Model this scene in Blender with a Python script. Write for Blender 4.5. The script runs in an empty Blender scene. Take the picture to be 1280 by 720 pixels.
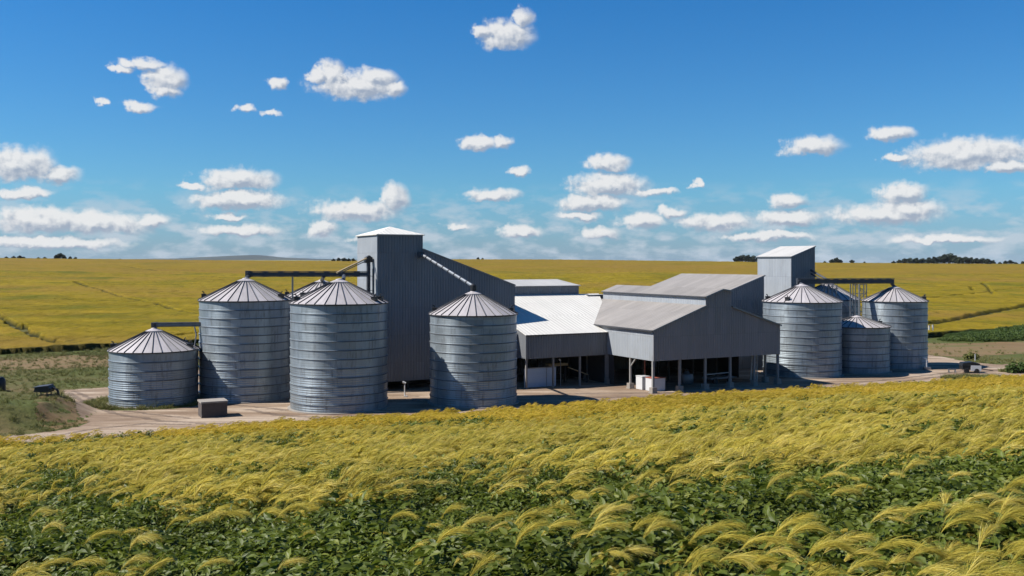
import bpy, bmesh, math, random
import numpy as np
from mathutils import Vector, noise as mnoise
random.seed(7)
rng = np.random.default_rng(11)
SC = bpy.context.scene
COL = SC.collection
F, HOR, H = 1200.0, 328.0, 14.0          # focal length in photo pixels, horizon row, camera height above the yard
PI = math.pi

# ------------------------------------------------------------------ helpers
def gp(x, y, z=0.0):
    """world point seen at photo pixel (x, y) lying at height z"""
    Y = F*(H-z)/(y-HOR)
    return ((x-640)/F*Y, Y)

def tag(o, label=None, cat=None, group=None, kind=None):
    if label: o['label'] = label
    if cat: o['category'] = cat
    if group: o['group'] = group
    if kind: o['kind'] = kind
    return o

def empty(name, loc=(0, 0, 0), rz=0.0):
    o = bpy.data.objects.new(name, None); COL.objects.link(o)
    o.location = loc; o.rotation_euler = (0, 0, rz); o.empty_display_size = 0.5
    return o

class MB:
    def __init__(s):
        s.v = []; s.f = []; s.uv = []; s.m = []; s.sm = []
    def face(s, pts, uvs=None, mi=0, smooth=False):
        n = len(s.v); s.v += [tuple(p) for p in pts]; s.f.append(tuple(range(n, n+len(pts))))
        s.uv.append(uvs or [(p[0], p[2]) for p in pts]); s.m.append(mi); s.sm.append(smooth)
    def prism(s, poly, fn, c0, c1, mi=0):
        """poly of (a,b); fn(a,b,c)->xyz; extruded c0..c1; uv = (a,b)"""
        n = len(poly)
        s.face([fn(a, b, c0) for a, b in poly], [(a, b) for a, b in poly], mi)
        s.face([fn(a, b, c1) for a, b in poly][::-1], [(a, b) for a, b in poly][::-1], mi)
        for i in range(n):
            (a0, b0), (a1, b1) = poly[i], poly[(i+1) % n]
            s.face([fn(a0, b0, c0), fn(a0, b0, c1), fn(a1, b1, c1), fn(a1, b1, c0)],
                   [(a0, b0), (a0+abs(c1-c0), b0), (a1+abs(c1-c0), b1), (a1, b1)], mi)
    def box(s, x0, x1, y0, y1, z0, z1, mi=0):
        P = lambda x, y, z: (x, y, z)
        s.face([(x0,y0,z0),(x1,y0,z0),(x1,y0,z1),(x0,y0,z1)], [(x0,z0),(x1,z0),(x1,z1),(x0,z1)], mi)
        s.face([(x1,y1,z0),(x0,y1,z0),(x0,y1,z1),(x1,y1,z1)], [(x1,z0),(x0,z0),(x0,z1),(x1,z1)], mi)
        s.face([(x0,y1,z0),(x0,y0,z0),(x0,y0,z1),(x0,y1,z1)], [(y1,z0),(y0,z0),(y0,z1),(y1,z1)], mi)
        s.face([(x1,y0,z0),(x1,y1,z0),(x1,y1,z1),(x1,y0,z1)], [(y0,z0),(y1,z0),(y1,z1),(y0,z1)], mi)
        s.face([(x0,y0,z1),(x1,y0,z1),(x1,y1,z1),(x0,y1,z1)], [(x0,y0),(x1,y0),(x1,y1),(x0,y1)], mi)
        s.face([(x0,y1,z0),(x1,y1,z0),(x1,y0,z0),(x0,y0,z0)], [(x0,y1),(x1,y1),(x1,y0),(x0,y0)], mi)
        return s
    def slab(s, q, th=0.07, mi=0):
        """q: four points, q0->q1 along the eave, q0->q3 up the slope; thickness goes down"""
        q = [Vector(p) for p in q]
        L = (q[1]-q[0]).length; W = (q[3]-q[0]).length
        e = (q[1]-q[0]).normalized()
        uv = [((p-q[0]).dot(e), (p-q[0]-e*((p-q[0]).dot(e))).length) for p in q]
        d = Vector((0, 0, -th))
        s.face(q, uv, mi)
        lo = [p+d for p in q]
        s.face(lo[::-1], uv[::-1], mi)
        for i in range(4):
            j = (i+1) % 4
            s.face([lo[i], lo[j], q[j], q[i]], [uv[i], uv[j], uv[j], uv[i]], mi)
        return s
    def bar(s, a, b, w=0.1, h=None, mi=0):
        a = Vector(a); b = Vector(b); h = h or w
        d = (b-a).normalized()
        side = d.cross(Vector((0, 0, 1)))
        if side.length < 1e-3: side = Vector((1, 0, 0))
        side.normalize(); up = side.cross(d).normalized()
        c = []
        for p in (a, b):
            for i, j in ((-1,-1),(1,-1),(1,1),(-1,1)):
                c.append(p+side*(w/2*i)+up*(h/2*j))
        L = (b-a).length
        for i in range(4):
            j = (i+1) % 4
            s.face([c[i], c[j], c[4+j], c[4+i]], [(0,0),(w,0),(w,L),(0,L)], mi)
        s.face([c[3],c[2],c[1],c[0]], [(0,0),(w,0),(w,h),(0,h)], mi)
        s.face(c[4:8], [(0,0),(w,0),(w,h),(0,h)], mi)
        return s
    def tube(s, pts, r, n=10, mi=0, cap=True):
        pts = [Vector(p) for p in pts]; rs = r if isinstance(r, (list, tuple)) else [r]*len(pts)
        rings = []
        for k, p in enumerate(pts):
            d = (pts[min(k+1, len(pts)-1)]-pts[max(k-1, 0)]).normalized()
            a = d.orthogonal().normalized() if k == 0 else (rings_a - d*rings_a.dot(d)).normalized()
            rings_a = a; b = d.cross(a)
            rings.append([p+(a*math.cos(2*PI*i/n)+b*math.sin(2*PI*i/n))*rs[k] for i in range(n)])
        for k in range(len(pts)-1):
            for i in range(n):
                j = (i+1) % n
                s.face([rings[k][i], rings[k][j], rings[k+1][j], rings[k+1][i]], [(i*.1,k),(i*.1+.1,k),(i*.1+.1,k+1),(i*.1,k+1)], mi, True)
        if cap:
            s.face(rings[0][::-1], None, mi); s.face(rings[-1], None, mi)
        return s
    def lathe(s, prof, n=96, mi=None, smooth=True, cx=0, cy=0):
        """prof: list of (r, z[, mi])"""
        for k in range(len(prof)-1):
            r0, z0 = prof[k][:2]; r1, z1 = prof[k+1][:2]
            m = prof[k][2] if len(prof[k]) > 2 else 0
            for i in range(n):
                a0 = 2*PI*i/n; a1 = 2*PI*(i+1)/n
                R = max(r0, r1)
                v0, v1 = (z0, z1) if abs(z1-z0) > 1e-6 else (z0, z0+abs(r1-r0))
                s.face([(cx+r0*math.cos(a0), cy+r0*math.sin(a0), z0), (cx+r0*math.cos(a1), cy+r0*math.sin(a1), z0),
                        (cx+r1*math.cos(a1), cy+r1*math.sin(a1), z1), (cx+r1*math.cos(a0), cy+r1*math.sin(a0), z1)],
                       [(a0*R, v0), (a1*R, v0), (a1*R, v1), (a0*R, v1)], m, smooth)
        return s
    def build(s, name, mats, parent=None, merge=True):
        me = bpy.data.meshes.new(name)
        me.from_pydata(s.v, [], s.f)
        uvl = me.uv_layers.new(name='UVMap')
        flat = [c for u in s.uv for p in u for c in p]
        uvl.data.foreach_set('uv', flat)
        for m in (mats if isinstance(mats, (list, tuple)) else [mats]): me.materials.append(m)
        me.polygons.foreach_set('material_index', s.m)
        me.polygons.foreach_set('use_smooth', s.sm)
        if merge:
            bm = bmesh.new(); bm.from_mesh(me)
            bmesh.ops.remove_doubles(bm, verts=bm.verts, dist=1e-4)
            bm.to_mesh(me); bm.free()
        if any(s.sm): me.set_sharp_from_angle(angle=math.radians(34))
        me.update()
        o = bpy.data.objects.new(name, me); COL.objects.link(o)
        if parent: o.parent = parent
        return o

def npmesh(name, V, faces, mat, attrs=None, smooth=False, link=True):
    """quads/tris from numpy arrays"""
    me = bpy.data.meshes.new(name)
    V = np.asarray(V, dtype=np.float32); faces = np.asarray(faces, dtype=np.int32)
    k = faces.shape[1]
    me.vertices.add(len(V)); me.vertices.foreach_set('co', V.ravel())
    me.loops.add(faces.size); me.loops.foreach_set('vertex_index', faces.ravel())
    me.polygons.add(len(faces)); me.polygons.foreach_set('loop_start', np.arange(0, faces.size, k, dtype=np.int32))
    me.polygons.foreach_set('loop_total', np.full(len(faces), k, dtype=np.int32))
    me.polygons.foreach_set('use_smooth', np.full(len(faces), smooth, dtype=bool))
    for n, a in (attrs or {}).items():
        at = me.attributes.new(n, 'FLOAT', 'POINT'); at.data.foreach_set('value', np.asarray(a, dtype=np.float32))
    if mat: me.materials.append(mat)
    me.update(); me.validate()
    o = bpy.data.objects.new(name, me)
    if link: COL.objects.link(o)
    return o

# value noise, vectorised
_perm = rng.random((256, 256))
def vnoise(x, y):
    x = np.asarray(x, float); y = np.asarray(y, float)
    xi = np.floor(x).astype(int); yi = np.floor(y).astype(int); fx = x-xi; fy = y-yi
    fx = fx*fx*(3-2*fx); fy = fy*fy*(3-2*fy)
    g = lambda a, b: _perm[a % 256, b % 256]
    return (g(xi, yi)*(1-fx)+g(xi+1, yi)*fx)*(1-fy)+(g(xi, yi+1)*(1-fx)+g(xi+1, yi+1)*fx)*fy
def fbm(x, y, o=4):
    t = 0; a = .5; n = 0
    for k in range(o):
        t = t+a*vnoise(x*2**k+17.3*k, y*2**k+5.1*k); n += a; a *= .5
    return t/n

# ------------------------------------------------------------------ materials
def new_mat(name):
    m = bpy.data.materials.new(name); m.use_nodes = True
    nt = m.node_tree; b = nt.nodes['Principled BSDF']
    return m, nt, b
class NT:
    S = .82; M = 1.0        # albedo scale used while building the ground and plant materials
    def __init__(s, nt): s.nt = nt
    def n(s, t, **kw):
        x = s.nt.nodes.new(t)
        for k, v in kw.items():
            if k == 'op': x.operation = v
            else: setattr(x, k, v)
        return x
    def l(s, a, b): s.nt.links.new(a, b)
    def val(s, sock, v):
        if hasattr(v, 'is_linked') or isinstance(v, bpy.types.NodeSocket): s.l(v, sock)
        else: sock.default_value = v
    def math(s, op, a, b=None, c=None, clamp=False):
        x = s.n('ShaderNodeMath', op=op); x.use_clamp = clamp
        s.val(x.inputs[0], a)
        if b is not None: s.val(x.inputs[1], b)
        if c is not None: s.val(x.inputs[2], c)
        return x.outputs[0]
    def vm(s, op, a, b=None, out=0):
        x = s.n('ShaderNodeVectorMath', op=op)
        s.val(x.inputs[0], a)
        if b is not None: s.val(x.inputs[1], b)
        return x.outputs[out]
    def noise(s, vec, scale, detail=4, rough=.55, dist=0, out=0):
        x = s.n('ShaderNodeTexNoise'); x.inputs['Scale'].default_value = scale
        x.inputs['Detail'].default_value = detail; x.inputs['Roughness'].default_value = rough
        x.inputs['Distortion'].default_value = dist
        if vec is not None: s.l(vec, x.inputs['Vector'])
        return x.outputs[out]
    def ramp(s, fac, stops, interp='LINEAR'):
        x = s.n('ShaderNodeValToRGB'); cr = x.color_ramp; cr.interpolation = interp
        while len(cr.elements) < len(stops): cr.elements.new(.5)
        for e, (p, c) in zip(cr.elements, stops):
            e.position = p; e.color = (c, c, c, 1) if isinstance(c, (int, float)) else (*[v*NT.S for v in c], 1)
        s.l(fac, x.inputs[0]); return x.outputs[0]
    def mix(s, fac, a, b, mode='MIX'):
        x = s.n('ShaderNodeMix'); x.data_type = 'RGBA'; x.blend_type = mode; x.clamp_factor = True
        s.val(x.inputs[0], fac)
        for i, v in ((6, a), (7, b)):
            if isinstance(v, bpy.types.NodeSocket): s.l(v, x.inputs[i])
            else: x.inputs[i].default_value = (*[q*NT.M for q in v], 1)
        return x.outputs[2]
    def scale(s, vec, v3):
        x = s.n('ShaderNodeVectorMath', op='MULTIPLY'); s.l(vec, x.inputs[0]); x.inputs[1].default_value = v3
        return x.outputs[0]
    def bump(s, h, strength, dist, normal=None):
        x = s.n('ShaderNodeBump'); x.inputs['Strength'].default_value = strength
        x.inputs['Distance'].default_value = dist; s.l(h, x.inputs['Height'])
        if normal is not None: s.l(normal, x.inputs['Normal'])
        return x.outputs[0]

AL = .64
def sheet_mat(name, col, rough=.5, metal=.0, period=.3, horiz=False, sheetw=.9, lap=3.0, var=.12, dirt=.25, dirtcol=(.16,.13,.11), bump=.6, spec=.5, deep=.03, aniso=0, lowrib=False):
    """corrugated sheet metal in metre UVs: ribs along v (or along u when horiz)"""
    col = tuple(c*AL for c in col); dirtcol = tuple(c*AL for c in dirtcol)
    m, nt, b = new_mat(name); T = NT(nt)
    uv = T.n('ShaderNodeUVMap').outputs[0]
    sep = T.n('ShaderNodeSeparateXYZ'); T.l(uv, sep.inputs[0]); U, V = sep.outputs[0], sep.outputs[1]
    a, c = (V, U) if horiz else (U, V)
    rib = T.math('SINE', T.math('MULTIPLY', a, 2*PI/period))
    # each sheet slightly different
    wn = T.n('ShaderNodeTexWhiteNoise'); wn.noise_dimensions = '2D'
    cmb = T.n('ShaderNodeCombineXYZ')
    T.l(T.math('FLOOR', T.math('DIVIDE', a, sheetw)), cmb.inputs[0]); T.l(T.math('FLOOR', T.math('DIVIDE', c, lap)), cmb.inputs[1])
    T.l(cmb.outputs[0], wn.inputs[0])
    ob = T.n('ShaderNodeTexCoord').outputs['Object']
    streak = T.noise(T.scale(uv, (1.6, .12, 1) if not horiz else (1.1, .25, 1)), 1.0, 5, .6)
    blotch = T.noise(ob, .35, 5, .6)
    base = T.mix(T.math('MULTIPLY', T.math('SUBTRACT', wn.outputs[0], .5), 1, clamp=False), col, col)
    f = T.math('ADD', T.math('MULTIPLY', T.math('SUBTRACT', wn.outputs[0], .5), var), T.math('MULTIPLY', T.math('SUBTRACT', blotch, .5), var*1.6))
    f = T.math('ADD', f, T.math('MULTIPLY', T.math('SUBTRACT', streak, .5), var*1.6))
    oi = T.n('ShaderNodeObjectInfo').outputs['Random']; f = T.math('ADD', f, T.math('MULTIPLY', T.math('SUBTRACT', oi, .5), .14))
    hs = T.n('ShaderNodeHueSaturation'); hs.inputs['Color'].default_value = (*col, 1); T.l(T.math('ADD', f, 1.0), hs.inputs['Value'])
    dm = T.math('MULTIPLY', T.math('MULTIPLY', T.math('SUBTRACT', T.noise(T.scale(uv, (2.2, .3, 1)), 1.3, 6, .65), .52), 5, clamp=True), dirt, clamp=True)
    col2 = T.mix(dm, hs.outputs[0], dirtcol)
    # lap joint
    fr = T.math('FRACT', T.math('DIVIDE', c, lap)); lapm = T.math('LESS_THAN', fr, .02)
    col3 = T.mix(T.math('MULTIPLY', lapm, .25), col2, dirtcol)
    T.l(col3, b.inputs['Base Color'])
    b.inputs['Metallic'].default_value = metal
    T.l(T.math('ADD', T.math('MULTIPLY', blotch, .25), rough-.12), b.inputs['Roughness'])
    b.inputs['Specular IOR Level'].default_value = spec
    if lowrib:   # heavier gauge with deeper corrugation in the lowest rings
        mr = T.n('ShaderNodeMapRange'); T.l(V, mr.inputs[0]); mr.inputs[1].default_value = 4.6; mr.inputs[2].default_value = 2.2; mr.inputs[3].default_value = .10; mr.inputs[4].default_value = 1.0
        rib = T.math('MULTIPLY', rib, mr.outputs[0])
    if aniso:
        b.inputs['Anisotropic'].default_value = aniso; b.inputs['Anisotropic Rotation'].default_value = .25
        tg = T.n('ShaderNodeTangent'); tg.direction_type = 'RADIAL'; tg.axis = 'Z'; T.l(tg.outputs[0], b.inputs['Tangent'])
    nb = T.bump(rib, bump, deep)
    nb2 = T.bump(blotch, .25, .12, nb)
    T.l(nb2, b.inputs['Normal'])
    return m

def plain(name, col, rough=.6, metal=0., var=.2, scale=2., bump=.2):
    col = tuple(c*AL for c in col)
    m, nt, b = new_mat(name); T = NT(nt)
    ob = T.n('ShaderNodeTexCoord').outputs['Object']
    n = T.noise(ob, scale, 6, .6)
    hs = T.n('ShaderNodeHueSaturation'); hs.inputs['Color'].default_value = (*col, 1)
    T.l(T.math('ADD', T.math('MULTIPLY', T.math('SUBTRACT', n, .5), var*2), 1.), hs.inputs['Value'])
    T.l(hs.outputs[0], b.inputs['Base Color'])
    b.inputs['Roughness'].default_value = rough; b.inputs['Metallic'].default_value = metal
    T.l(T.bump(n, bump, .03), b.inputs['Normal'])
    return m

def leaf_mat(name, c1, c2, c3=None, rough=.45, trans=.3, rnd=True, world_scale=.0, spec=.4):
    m, nt, b = new_mat(name); T = NT(nt)
    oi = T.n('ShaderNodeObjectInfo').outputs['Random']
    geo = T.n('ShaderNodeNewGeometry')
    ri = geo.outputs['Random Per Island']
    f = T.math('ADD', T.math('MULTIPLY', oi, .4), T.math('MULTIPLY', ri, .6))
    stops = [(0.1, c1), (.9, c2)] if c3 is None else [(.05, c1), (.6, c2), (.97, c3)]
    c = T.ramp(f, stops)
    if world_scale:
        n = T.noise(geo.outputs['Position'], world_scale, 3, .5)
        hs = T.n('ShaderNodeHueSaturation'); T.l(c, hs.inputs['Color'])
        T.l(T.math('ADD', T.math('MULTIPLY', n, .9), .55), hs.inputs['Value']); c = hs.outputs[0]
    T.l(c, b.inputs['Base Color']); b.inputs['Roughness'].default_value = rough
    b.inputs['Specular IOR Level'].default_value = spec
    tr = T.n('ShaderNodeBsdfTranslucent'); T.l(c, tr.inputs[0])
    mx = T.n('ShaderNodeMixShader'); mx.inputs[0].default_value = trans
    T.l(b.outputs[0], mx.inputs[1]); T.l(tr.outputs[0], mx.inputs[2])
    T.l(mx.outputs[0], nt.nodes['Material Output'].inputs['Surface'])
    return m

M = {}
M['wall'] = sheet_mat('shaded_wall_sheet', (.222,.235,.256), rough=.55, metal=.1, period=.32, var=.16, dirt=.28, bump=.7)  # base colour held down: shade of the faces turned from the sun
M['wall_warm'] = sheet_mat('warm_grey_wall_sheet', (.31,.285,.29), rough=.6, metal=.0, period=.32, var=.14, dirt=.28, bump=.6)
M['wall_sunlit'] = sheet_mat('sunlit_wall_sheet', (.40,.43,.465), rough=.55, metal=.05, period=.32, var=.12, dirt=.22, bump=.6)  # lighter copy for sunward side walls: sunlight put into the colour
M['roof_white'] = sheet_mat('white_roof_sheet', (.80,.77,.71), rough=.65, period=.5, sheetw=.8, lap=4.8, var=.07, dirt=.35, dirtcol=(.5,.46,.40), bump=.45, deep=.03)
M['roof_pale'] = sheet_mat('pale_roof_sheet', (.56,.545,.52), rough=.65, period=.5, sheetw=.8, lap=4.8, var=.12, dirt=.4, dirtcol=(.36,.33,.3), bump=.5, deep=.03)
M['roof_grey'] = sheet_mat('weathered_roof_sheet', (.315,.29,.27), rough=.75, period=.5, sheetw=.8, lap=5, var=.2, dirt=.55, dirtcol=(.22,.19,.17), bump=.7, deep=.035)
M['silo'] = sheet_mat('galvanised_silo_sheet', (.39,.45,.495), rough=.44, metal=.50, aniso=.68, lowrib=True, period=.21, horiz=True, sheetw=.85, lap=2.7, var=.30, dirt=.7, dirtcol=(.13,.125,.125), bump=.45, deep=.025)
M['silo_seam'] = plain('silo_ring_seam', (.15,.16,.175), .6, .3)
M['silo_roof'] = sheet_mat('silo_roof_sheet', (.54,.50,.505), rough=.6, metal=.1, period=5, bump=.0, var=.26, sheetw=.9, dirt=.5, dirtcol=(.28,.24,.22))
M['rib'] = plain('shade_dark_roof_rib', (.07,.07,.075), .6, .2)  # darker than bare metal: the ribs' shadow lines put into their colour
M['dark_steel'] = plain('dark_conveyor_steel', (.075,.08,.095), .55, .3, .35, 3)
M['steel'] = plain('galvanised_steel', (.28,.30,.33), .45, .5, .3, 3)
M['black'] = plain('black_metal', (.012,.012,.014), .5, .0, .3, 3)
M['post'] = plain('weathered_concrete_post', (.30,.29,.28), .85, 0, .3, 4)
M['concrete'] = plain('stained_concrete', (.36,.32,.28), .9, 0, .35, 2)
M['concrete_shaded'] = plain('shaded_block_face', (.10,.08,.072), .9, 0, .4, 3)  # sides darkened in colour to carry the shade on the box front
M['white'] = plain('white_paint', (.75,.75,.76), .5, 0, .12, 2)
M['bluewhite'] = plain('pale_blue_panel', (.50,.62,.78), .5, 0, .15, 1)
M['red'] = plain('rusty_red_paint', (.38,.09,.05), .7, 0, .3, 3)
M['timber'] = plain('pale_timber', (.62,.46,.26), .8, 0, .3, 5)
M['inside_shade'] = plain('interior_shade_tone', (.05,.045,.04), .9, 0, .3, 2)  # near-black tone: the shade inside and under the sheds put into the colour
M['bark'] = plain('tree_bark', (.06,.045,.035), .9, 0, .3, 3)
M['tree'] = leaf_mat('dark_tree_leaves', (.010,.018,.008), (.03,.045,.018), trans=.1, rough=.7)
M['leaf'] = leaf_mat('bean_leaves', (.055,.080,.009), (.13,.165,.018), (.26,.27,.05), trans=.38, rough=.5, world_scale=.25, spec=.28)
M['stem'] = leaf_mat('plant_stems', (.12,.17,.04), (.28,.27,.08), trans=.1)
M['plume'] = leaf_mat('yellow_seed_strands', (.46,.40,.06), (.72,.59,.11), (.86,.73,.28), trans=.5, rough=.6, world_scale=.2, spec=.15)
M['plume_far'] = leaf_mat('golden_crop_heads', (.46,.355,.04), (.70,.52,.065), (.82,.62,.16), trans=.48, rough=.7, world_scale=.09, spec=.1)
M['grass'] = leaf_mat('rough_grass', (.11,.125,.035), (.20,.205,.07), (.34,.26,.12), trans=.25, rough=.7, world_scale=.12, spec=.1)
M['hedge'] = leaf_mat('dark_undergrowth', (.035,.07,.018), (.11,.15,.04), trans=.2, rough=.7, spec=.1)
NT.M = .82
# ------------------------------------------------------------------ terrain
PXS = lambda x: (x-640)/F
def E_edge(X):
    X = np.clip(X, -150, 220)
    return 88.0+.42*X+1.2*(fbm(X*.06+3, X*0+2)-.5)*2
def B_edge(s):
    return np.interp(s, [PXS(-200), PXS(0), PXS(250), PXS(640), PXS(1157), PXS(1280), PXS(1500)], [139, 145, 163, 168, 176, 198, 205])
YC = 900.0
def Z_crest(s):
    ys = np.interp(s*F+640, [-300, 0, 300, 440, 560, 700, 900, 1050, 1280, 1600], [322, 323.5, 326.8, 327.4, 325.2, 325.6, 328, 329.6, 331, 332])
    return H+(HOR-ys)/F*YC
def ground_h(X, Y):
    X = np.asarray(X, float); Y = np.asarray(Y, float)
    d = np.maximum(E_edge(X)-Y, 0)
    zf = .134*(np.sqrt(d*d+16)-4)
    zf = np.where(d > 120, .134*(np.sqrt(120.**2+16)-4)+(d-120)*.02, zf)
    zf = zf+np.clip(d/20, 0, 1)*(fbm(X*.07, Y*.07, 3)-.5)*.9
    s = np.clip(X/np.maximum(Y, 1), -.9, .9)
    B = B_edge(s); u = (Y-B)/(YC-B); zc = Z_crest(s)
    uc = np.clip(u, 0, 1)
    # the slope eases in gently from the yard, then climbs evenly to the crest
    ramp = np.where(uc < .03, uc*uc/.06, uc-.015)/.985
    zb = zc*ramp+np.sin(uc*9+s*5)*.8*uc*(1-uc)*2+(fbm(X*.012, Y*.009, 3)-.5)*16*uc*(1-uc)
    far = np.maximum(Y-YC, 0)
    zb = np.where(far > 0, np.maximum(zc-far*far*.00005-far*.02, -14), zb)
    z = np.where(Y > B, zb, zf)
    # grassy bank at the left frame edge
    mx, my = -45.5, 86.0
    q = np.sqrt(((X-mx)/np.where(X > mx, 6.4, 30))**2+((Y-my)/np.where(Y > my, 9.5, 6.5))**2)
    z = z+1.5*np.clip((1.12-q)*2.0, 0, 1)**1.3*(0.8+.5*fbm(X*.35, Y*.35, 3))*np.where(X < -36, 1, 0)
    return z

def polar_sheet(name, mat, az, rr, zoff=0.):
    A, R = np.meshgrid(az, rr)
    X = R*np.sin(A); Y = R*np.cos(A); Z = ground_h(X, Y)+zoff
    nr, na = A.shape
    i = np.arange(nr-1)[:, None]*na+np.arange(na-1)[None, :]
    f = np.stack([i, i+1, i+na+1, i+na], -1).reshape(-1, 4)
    return npmesh(name, np.stack([X, Y, Z], -1).reshape(-1, 3), f[:, ::-1], mat, smooth=True)

def ground_mat():
    m, nt, b = new_mat('rough_grass_ground'); T = NT(nt)
    P = T.n('ShaderNodeNewGeometry').outputs['Position']
    n1 = T.noise(T.scale(P, (.6, 1.2, 1)), .07, 5, .6); n2 = T.noise(P, 1.6, 6, .7)
    c = T.ramp(n1, [(.3, (.07,.09,.022)), (.45, (.09,.10,.03)), (.58, (.13,.105,.045)), (.7, (.18,.125,.065))])
    c = T.mix(T.math('MULTIPLY', T.math('SUBTRACT', n2, .45), 1.6, clamp=True), c, (.05,.06,.02))
    T.l(c, b.inputs['Base Color']); b.inputs['Roughness'].default_value = .95; b.inputs['Specular IOR Level'].default_value = .1
    T.l(T.bump(n2, .8, .25), b.inputs['Normal'])
    return m
def dirt_mat(name, c1, c2, c3):
    m, nt, b = new_mat(name); T = NT(nt)
    P = T.n('ShaderNodeNewGeometry').outputs['Position']
    n1 = T.noise(T.scale(P, (.5, 1.6, 1)), .18, 6, .6, .5); n2 = T.noise(P, 2.5, 6, .7)
    c = T.ramp(n1, [(.34, c1), (.5, c2), (.62, c3)])
    c = T.mix(T.math('MULTIPLY', T.math('SUBTRACT', n2, .5), 1.4, clamp=True), c, tuple(v*.72 for v in c1))
    # long wheel ruts
    w = T.noise(T.scale(P, (.10, 1.9, 1)), 1.0, 3, .5, .6)
    c = T.mix(T.math('MULTIPLY', T.math('SUBTRACT', w, .50), 3.2, clamp=True), c, tuple(v*.7 for v in c1))
    T.l(c, b.inputs['Base Color']); b.inputs['Roughness'].default_value = .95; b.inputs['Specular IOR Level'].default_value = .15
    T.l(T.bump(n2, .5, .12), b.inputs['Normal'])
    return m
M['ground'] = ground_mat()
M['dirt'] = dirt_mat('packed_dirt', (.19,.128,.088), (.30,.22,.155), (.43,.34,.26))
M['soil'] = dirt_mat('reddish_soil', (.16,.105,.05), (.20,.135,.07), (.12,.115,.04))
M['lush'] = dirt_mat('green_verge', (.09,.12,.03), (.12,.15,.04), (.17,.19,.05))

az = np.radians(np.concatenate([np.linspace(-180, -40, 40, endpoint=False), np.linspace(-40, 40, 360, endpoint=False), np.linspace(40, 180, 41)]))
rr = np.concatenate([[0.05, 2, 4], np.geomspace(6, 1200, 420), np.geomspace(1260, 9200, 40)])
ground = polar_sheet('ground', M['ground'], az, rr)
tag(ground, kind='structure')

def in_poly(X, Y, poly):
    inside = np.zeros(X.shape, bool); n = len(poly)
    for i in range(n):
        x0, y0 = poly[i]; x1, y1 = poly[(i+1) % n]
        c = ((y0 > Y) != (y1 > Y)) & (X < (x1-x0)*(Y-y0)/(y1-y0+1e-12)+x0)
        inside ^= c
    return inside
def patch(name, poly, mat, zoff, res=.3, jit=.8, fr=.5, kind='structure'):
    xs = [p[0] for p in poly]; ys = [p[1] for p in poly]
    gx = np.arange(min(xs)-1, max(xs)+1, res); gy = np.arange(min(ys)-1, max(ys)+1, res)
    cx, cy = np.meshgrid(gx+res/2, gy+res/2)
    m = in_poly(cx+(fbm(cx*fr, cy*fr)-.5)*2*jit, cy+(fbm(cx*fr+40, cy*fr+9)-.5)*2*jit, poly)
    VX, VY = np.meshgrid(np.append(gx, gx[-1]+res), np.append(gy, gy[-1]+res))
    na = VX.shape[1]; jy, jx = np.nonzero(m)
    i = jy*na+jx
    f = np.stack([i, i+1, i+na+1, i+na], -1)
    used, inv = np.unique(f, return_inverse=True)
    vx = VX.ravel()[used]; vy = VY.ravel()[used]
    V = np.stack([vx, vy, ground_h(vx, vy)+zoff], -1)
    o = npmesh(name, V, inv.reshape(-1, 4), mat, smooth=True)
    tag(o, kind=kind); return o

def px(l): return [gp(*p) for p in l]
yard = px([(78,496),(84,488),(112,486),(150,482),(160,468),(250,462)])+[(-40,135),(0,140),(40,140)]+px([(1140,441),(1160,444),(1185,447),(1215,453),(1250,456),(1290,455),(1480,450),(1500,470)])+\
       [(100,125),(60,105),(20,88),(-4,80),(-22,72),(-40,64),(-62,60)]+px([(-60,552),(0,547),(60,541),(98,534),(108,527),(98,519),(84,507)])
patch('dirt_yard', yard, M['dirt'], .02, res=.28)
c1x, c1y = gp(186, 503)
ring = [(c1x+6.0*math.cos(a), c1y+5.4*math.sin(a)) for a in np.linspace(0, 2*PI, 30)]
patch('grass_verge', ring, M['lush'], .035, res=.2, jit=.6)
patch('grass_verge', px([(1182,472),(1200,469),(1235,468),(1255,471),(1262,478),(1180,482)]), M['lush'], .035, res=.25)
patch('bare_soil', px([(1130,440),(1150,430),(1290,427),(1400,428),(1400,440),(1290,442),(1200,446),(1165,443)]), M['soil'], .012, res=.5, jit=2.5, fr=.15)
patch('bare_soil', px([(-60,462),(-60,450),(60,446),(160,442),(250,438),(250,447),(120,458),(30,462)]), M['soil'], .012, res=.5, jit=3, fr=.15)

patch('bare_soil', px([(60,497),(84,497),(92,512),(106,528),(70,538),(48,530)]), M['soil'], .02, res=.2, jit=1.0)
def rut(pts, w=.45):
    P = px(pts); L = []; R = []
    for i, p in enumerate(P):
        a = P[max(i-1, 0)]; b = P[min(i+1, len(P)-1)]; dx, dy = b[0]-a[0], b[1]-a[1]; l = math.hypot(dx, dy)
        L.append((p[0]-dy/l*w/2, p[1]+dx/l*w/2)); R.append((p[0]+dy/l*w/2, p[1]-dx/l*w/2))
    patch('wheel_rut', L+R[::-1], M['rut'], .032, res=.14, jit=.38, fr=1.1)
M['rut'] = dirt_mat('darker_rut_dirt', (.13,.09,.07), (.19,.14,.105), (.26,.20,.155))
rut([(86,491),(100,500),(118,509),(150,519),(200,526),(260,530),(330,528)])
rut([(92,489),(112,498),(132,506),(165,515),(212,521),(238,523)])
rut([(60,546),(120,536),(180,530),(240,531)])
rut([(310,512),(345,519),(400,522)], .7); rut([(255,505),(300,507),(360,513)], .5)
rut([(700,499),(760,497),(840,496),(930,492),(1020,486),(1100,480),(1160,473),(1220,465),(1290,460)], .5)
rut([(720,492),(780,492),(860,491),(950,488),(1040,481),(1110,475),(1170,468),(1230,460),(1290,457)], .5)
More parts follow.
